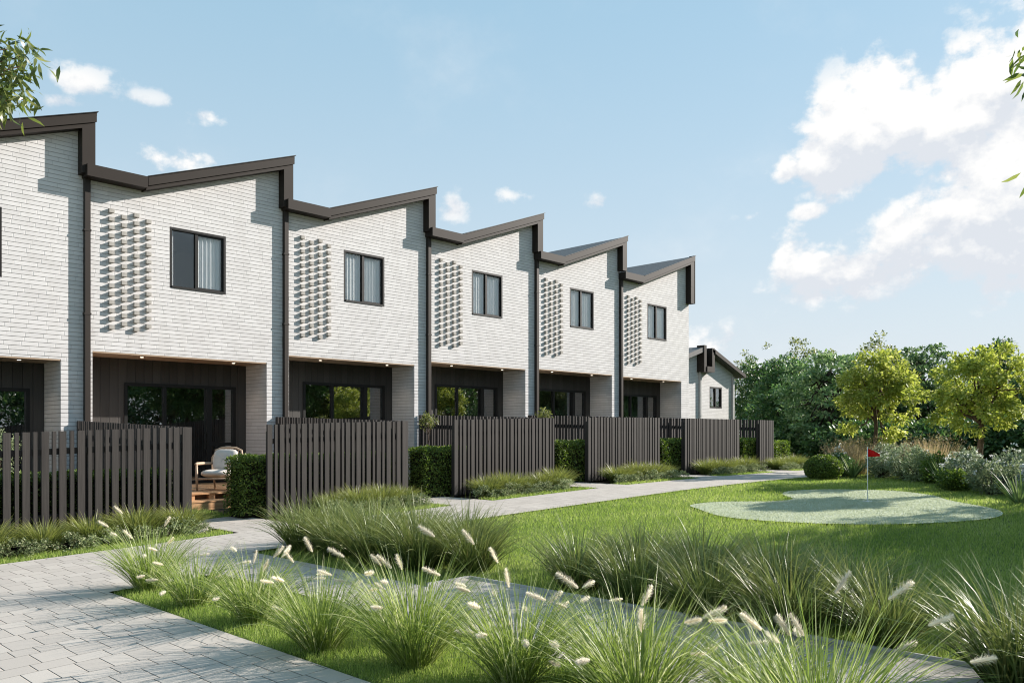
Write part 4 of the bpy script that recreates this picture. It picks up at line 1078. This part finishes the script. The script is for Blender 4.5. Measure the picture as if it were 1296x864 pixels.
bush = tree('thicket', 'dense bush opposite the terrace, seen only in its glass doors', 'shrub', (12, -10, float(G(12))), np.random.default_rng(410), 4, 2.8, 2.0, 1.9, 150, 46, .5, .7, (.16, .26), .55, M['broad'], M['barkd'], .1, 'dense bushes opposite the terrace', .1, 2.6, .45, 20, 8)
for k in range(1, 16):
    x, y = 12 + 4.6 * k, -10 - 1.5 * (k % 2)
    dup(bush, (x, y, float(G(x))), k * 2.1, .9 + .12 * (k % 4), label='dense bush opposite the terrace, seen only in its glass doors', group='dense bushes opposite the terrace')

# overhanging gum branches at both edges
def gum(label, loc, branch, seed, nleaf_per=26, spread=.30):
    r = np.random.default_rng(seed); root = thing('gum_tree', label, 'tree', (loc[0], loc[1], float(G(loc[0]))), 0, None)
    z0 = float(G(loc[0])); o = np.array([loc[0], loc[1], z0]); H = 5.4
    mb = MB(); mb.tube([(0, 0, -.2), (.05, 0, 1.2), (-.05, .08, 2.6), (.05, .1, 4.0), (.0, .05, H)], [.16, .13, .11, .085, .05], 10)
    cents = []
    tgt = [np.array(b) - o for b in branch]
    for e in tgt:
        a = np.array([0, .08, 2.8 + r.random() * 1.0]); m = (a + e) / 2 + np.array([0, 0, .35])
        mb.tube([a, a * .6 + m * .4 + [0, 0, .1], m, m * .4 + e * .6, e], [.035, .028, .02, .012, .004], 6)
        cents.append(e); 
        for t in (.12, .25): cents.append(e * (1 - t) + m * t + r.normal(0, .08, 3))
    for _ in range(40):
        d = unit(r.normal(0, 1, 3)); e = np.array([0, 0, 4.9]) + d * np.array([1.0, 1.0, 1.1]) * (.5 + .5 * r.random())
        mb.tube([np.array([0, .05, 3.6 + r.random()]), np.array([0, 0, 4.6]) * .5 + e * .5, e], [.02, .012, .003], 5); cents.append(e)
    mb.build('trunk', M['bark'], root, True)
    c_ = np.array(cents); n = len(c_) * nleaf_per
    pc = np.repeat(c_, nleaf_per, 0); off = r.normal(0, spread * .45, (n, 3)); pos = pc + off
    d = unit(r.normal(0, .55, (n, 3)) + unit(off) * .5 + np.array([0, 0, -.75])); nr = r.normal(0, 1, (n, 3))
    L = .095 + .06 * r.random(n)
    link('crown', leaves_mesh('crown', pos, d, nr, L, L * .23, M['gum'], r, True), root)
gum('gum tree with long narrow leaves hanging into the upper left corner', (-.6, 9.6),
    [(*site(px, 7.1), EYE + (548 - py) / 1050 * 7.1) for px, py in ((2, 55), (14, 62), (26, 72), (4, 84), (20, 92), (34, 82), (2, 112), (16, 118), (30, 126), (6, 124), (-14, 96), (-14, 70), (-14, 120))], 501, 26, .17)
gum('dark gum tree whose leaf tips hang in at the upper right edge', (9.6, -1.1),
    [(6.93, 1.48, 4.45), (6.98, 1.44, 4.28), (7.0, 1.40, 4.55), (7.02, 1.38, 3.62)], 502, 15, .14)

# ------------------------------------------------------------------ sky and sun
SUN = np.array([2.45, -1.0, 1.32]); SUN = SUN / np.linalg.norm(SUN)
w = bpy.data.worlds.new('World'); sc.world = w; w.use_nodes = True
nt = w.node_tree; nt.nodes.clear()
class WN(NT):
    def __init__(s, t): s.t = t
t = WN(nt)
out = t.n('ShaderNodeOutputWorld'); bg = t.n('ShaderNodeBackground')
sky = t.n('ShaderNodeTexSky', sky_type='NISHITA'); sky.sun_disc = False
sky.sun_elevation = math.asin(SUN[2]); sky.sun_rotation = atan2(SUN[0], SUN[1]); sky.altitude = 50; sky.air_density = 1.0; sky.dust_density = 1.0; sky.ozone_density = 1.2
tc = t.n('ShaderNodeTexCoord'); sp = t.n('ShaderNodeSeparateXYZ'); t.l(tc.outputs['Generated'], sp.inputs[0])
az = t.math('ARCTAN2', sp.outputs[1], sp.outputs[0]); el = t.math('ARCSINE', sp.outputs[2])
SKYK, CLK = .11, 4.65
CL = [(1118, 132, 56, 50, 1.1), (1065, 140, 40, 40, .9), (1065, 195, 70, 46, 1), (1010, 215, 36, 26, .8), (1165, 165, 66, 46, .95), (1235, 120, 55, 62, 1), (1275, 170, 80, 75, 1), (1290, 80, 40, 50, .9),
      (1215, 285, 95, 46, 1), (1285, 290, 80, 62, 1.1), (1150, 315, 85, 38, .9), (1055, 342, 64, 34, 1.1), (1000, 320, 26, 40, .85), (1022, 268, 22, 12, .8), (950, 275, 26, 9, .55),
      (100, 102, 46, 20, .66), (78, 128, 40, 11, .56), (140, 141, 24, 11, .54), (190, 124, 42, 10, .5), (267, 149, 28, 16, .66), (222, 198, 60, 22, .72), (572, 264, 24, 18, .66),
      (645, 247, 56, 12, .58), (760, 257, 30, 14, .54), (892, 440, 44, 28, .8), (935, 455, 46, 14, .6), (1290, 345, 40, 10, .5), (1700, 250, 200, 80, 1), (2300, 150, 260, 120, .9), (-350, 160, 200, 60, .9)]
cvx = t.n('ShaderNodeCombineXYZ'); t.l(az, cvx.inputs[0]); t.l(t.math('MULTIPLY', el, 1.25), cvx.inputs[1])
def tone(scale, det, off=(0, 0, 0)):
    mp = t.n('ShaderNodeMapping'); mp.inputs['Location'].default_value = off; t.l(cvx.outputs[0], mp.inputs[0])
    return t.noise(mp.outputs[0], scale, det, .58)
blob = None; low = None
for px, py, rx, ry, s_ in CL:
    if px > 1500 or px < -200: a_ = TH - (px - 648) / 1050.0; e_ = (548 - py) / 1050.0
    else:
        u_ = (px - 648) / 1050.0; a_ = TH - math.atan(u_); e_ = math.atan((548 - py) / 1050.0 * cos(math.atan(u_)))
    dx = t.math('DIVIDE', t.math('SUBTRACT', az, a_), rx * 1.32 / 1050); dy = t.math('DIVIDE', t.math('SUBTRACT', el, e_), ry * 1.32 / 1050)
    d2 = t.math('ADD', t.math('MULTIPLY', dx, dx), t.math('MULTIPLY', dy, dy))
    g = t.math('MULTIPLY', t.math('EXPONENT', t.math('MULTIPLY', d2, -1.0)), s_)
    gl = t.math('MULTIPLY', g, t.math('MULTIPLY', dy, -.5))
    blob = g if blob is None else t.math('MAXIMUM', blob, g)
    low = gl if low is None else t.math('ADD', low, gl)
n1 = tone(14, 9); n2 = tone(34, 6, (3, 1, 0)); 
dens = t.math('ADD', t.math('MULTIPLY', blob, 1.02), t.math('MULTIPLY', t.math('SUBTRACT', n1, .5), 1.8)); dens = t.math('ADD', dens, t.math('MULTIPLY', t.math('SUBTRACT', n2, .5), .75))
mr = t.n('ShaderNodeMapRange', interpolation_type='SMOOTHSTEP'); mr.inputs[1].default_value = .45; mr.inputs[2].default_value = .78; t.l(dens, mr.inputs[0])
wisp = t.n('ShaderNodeMapRange', interpolation_type='SMOOTHSTEP'); wisp.inputs[1].default_value = .5; wisp.inputs[2].default_value = .95; t.l(tone(5, 7, (9, 4, 0)), wisp.inputs[0])
fac = t.math('MINIMUM', t.math('ADD', t.math('MULTIPLY', mr.outputs[0], t.math('MINIMUM', t.math('MULTIPLY', blob, 1.5), 1)), t.math('MULTIPLY', wisp.outputs[0], .35)), 1, clamp=True)
shade_f = t.math('ADD', t.math('MULTIPLY', low, .55), t.math('MULTIPLY', t.math('SUBTRACT', tone(14, 7, (0, .022, 0)), n1), 1.6))
ccol = t.ramp(t.math('ADD', shade_f, .25, clamp=True), [(.15, (1, .995, .985)), (.45, (.74, .78, .84))])
# aerial whitening towards the horizon, part of the sky itself
hz = t.math('POWER', t.math('SUBTRACT', 1, t.math('MINIMUM', t.math('MAXIMUM', el, 0), 1)), 3.0, clamp=True)
skyc = t.mix(.82, sky.outputs[0], (1.43, 2.62, 3.45))
skyc = t.mix(t.math('MULTIPLY', hz, 1.12, clamp=True), skyc, (3.5, 3.75, 3.95))
cl = t.mix(1.0, ccol, (CLK, CLK, CLK), 'MULTIPLY')
fin = t.mix(fac, skyc, cl)
t.l(fin, bg.inputs[0]); bg.inputs[1].default_value = SKYK; t.l(bg.outputs[0], out.inputs[0])

L = bpy.data.lights.new('sun', 'SUN'); L.energy = 4.9; L.angle = radians(.5); L.color = (1, .935, .86)
so = bpy.data.objects.new('sun', L); COL.objects.link(so)
from mathutils import Vector
so.rotation_euler = Vector(tuple(SUN)).to_track_quat('Z', 'Y').to_euler()

# ------------------------------------------------------------------ camera and view
cam = bpy.data.cameras.new('camera'); co = bpy.data.objects.new('camera', cam); COL.objects.link(co)
co.location = (0, 0, EYE); co.rotation_euler = (pi / 2, 0, TH - pi / 2)
cam.sensor_fit = 'HORIZONTAL'; cam.sensor_width = 36; cam.lens = 1050 / 1296 * 36; cam.shift_y = (548 - 432) / 1296
cam.clip_end = 3000; cam.clip_start = .05
sc.camera = co
sc.view_settings.view_transform = 'Standard'; sc.view_settings.look = 'None'; sc.view_settings.gamma = 1; sc.view_settings.exposure = 1.0
sc.view_settings.use_curve_mapping = False
sc.cycles.use_denoising = True; sc.cycles.use_adaptive_sampling = False; sc.cycles.filter_width = 1.1; sc.cycles.max_bounces = 8; sc.cycles.transparent_max_bounces = 12; sc.cycles.caustics_reflective = False; sc.cycles.caustics_refractive = False
sc.cycles.sample_clamp_indirect = 1.6
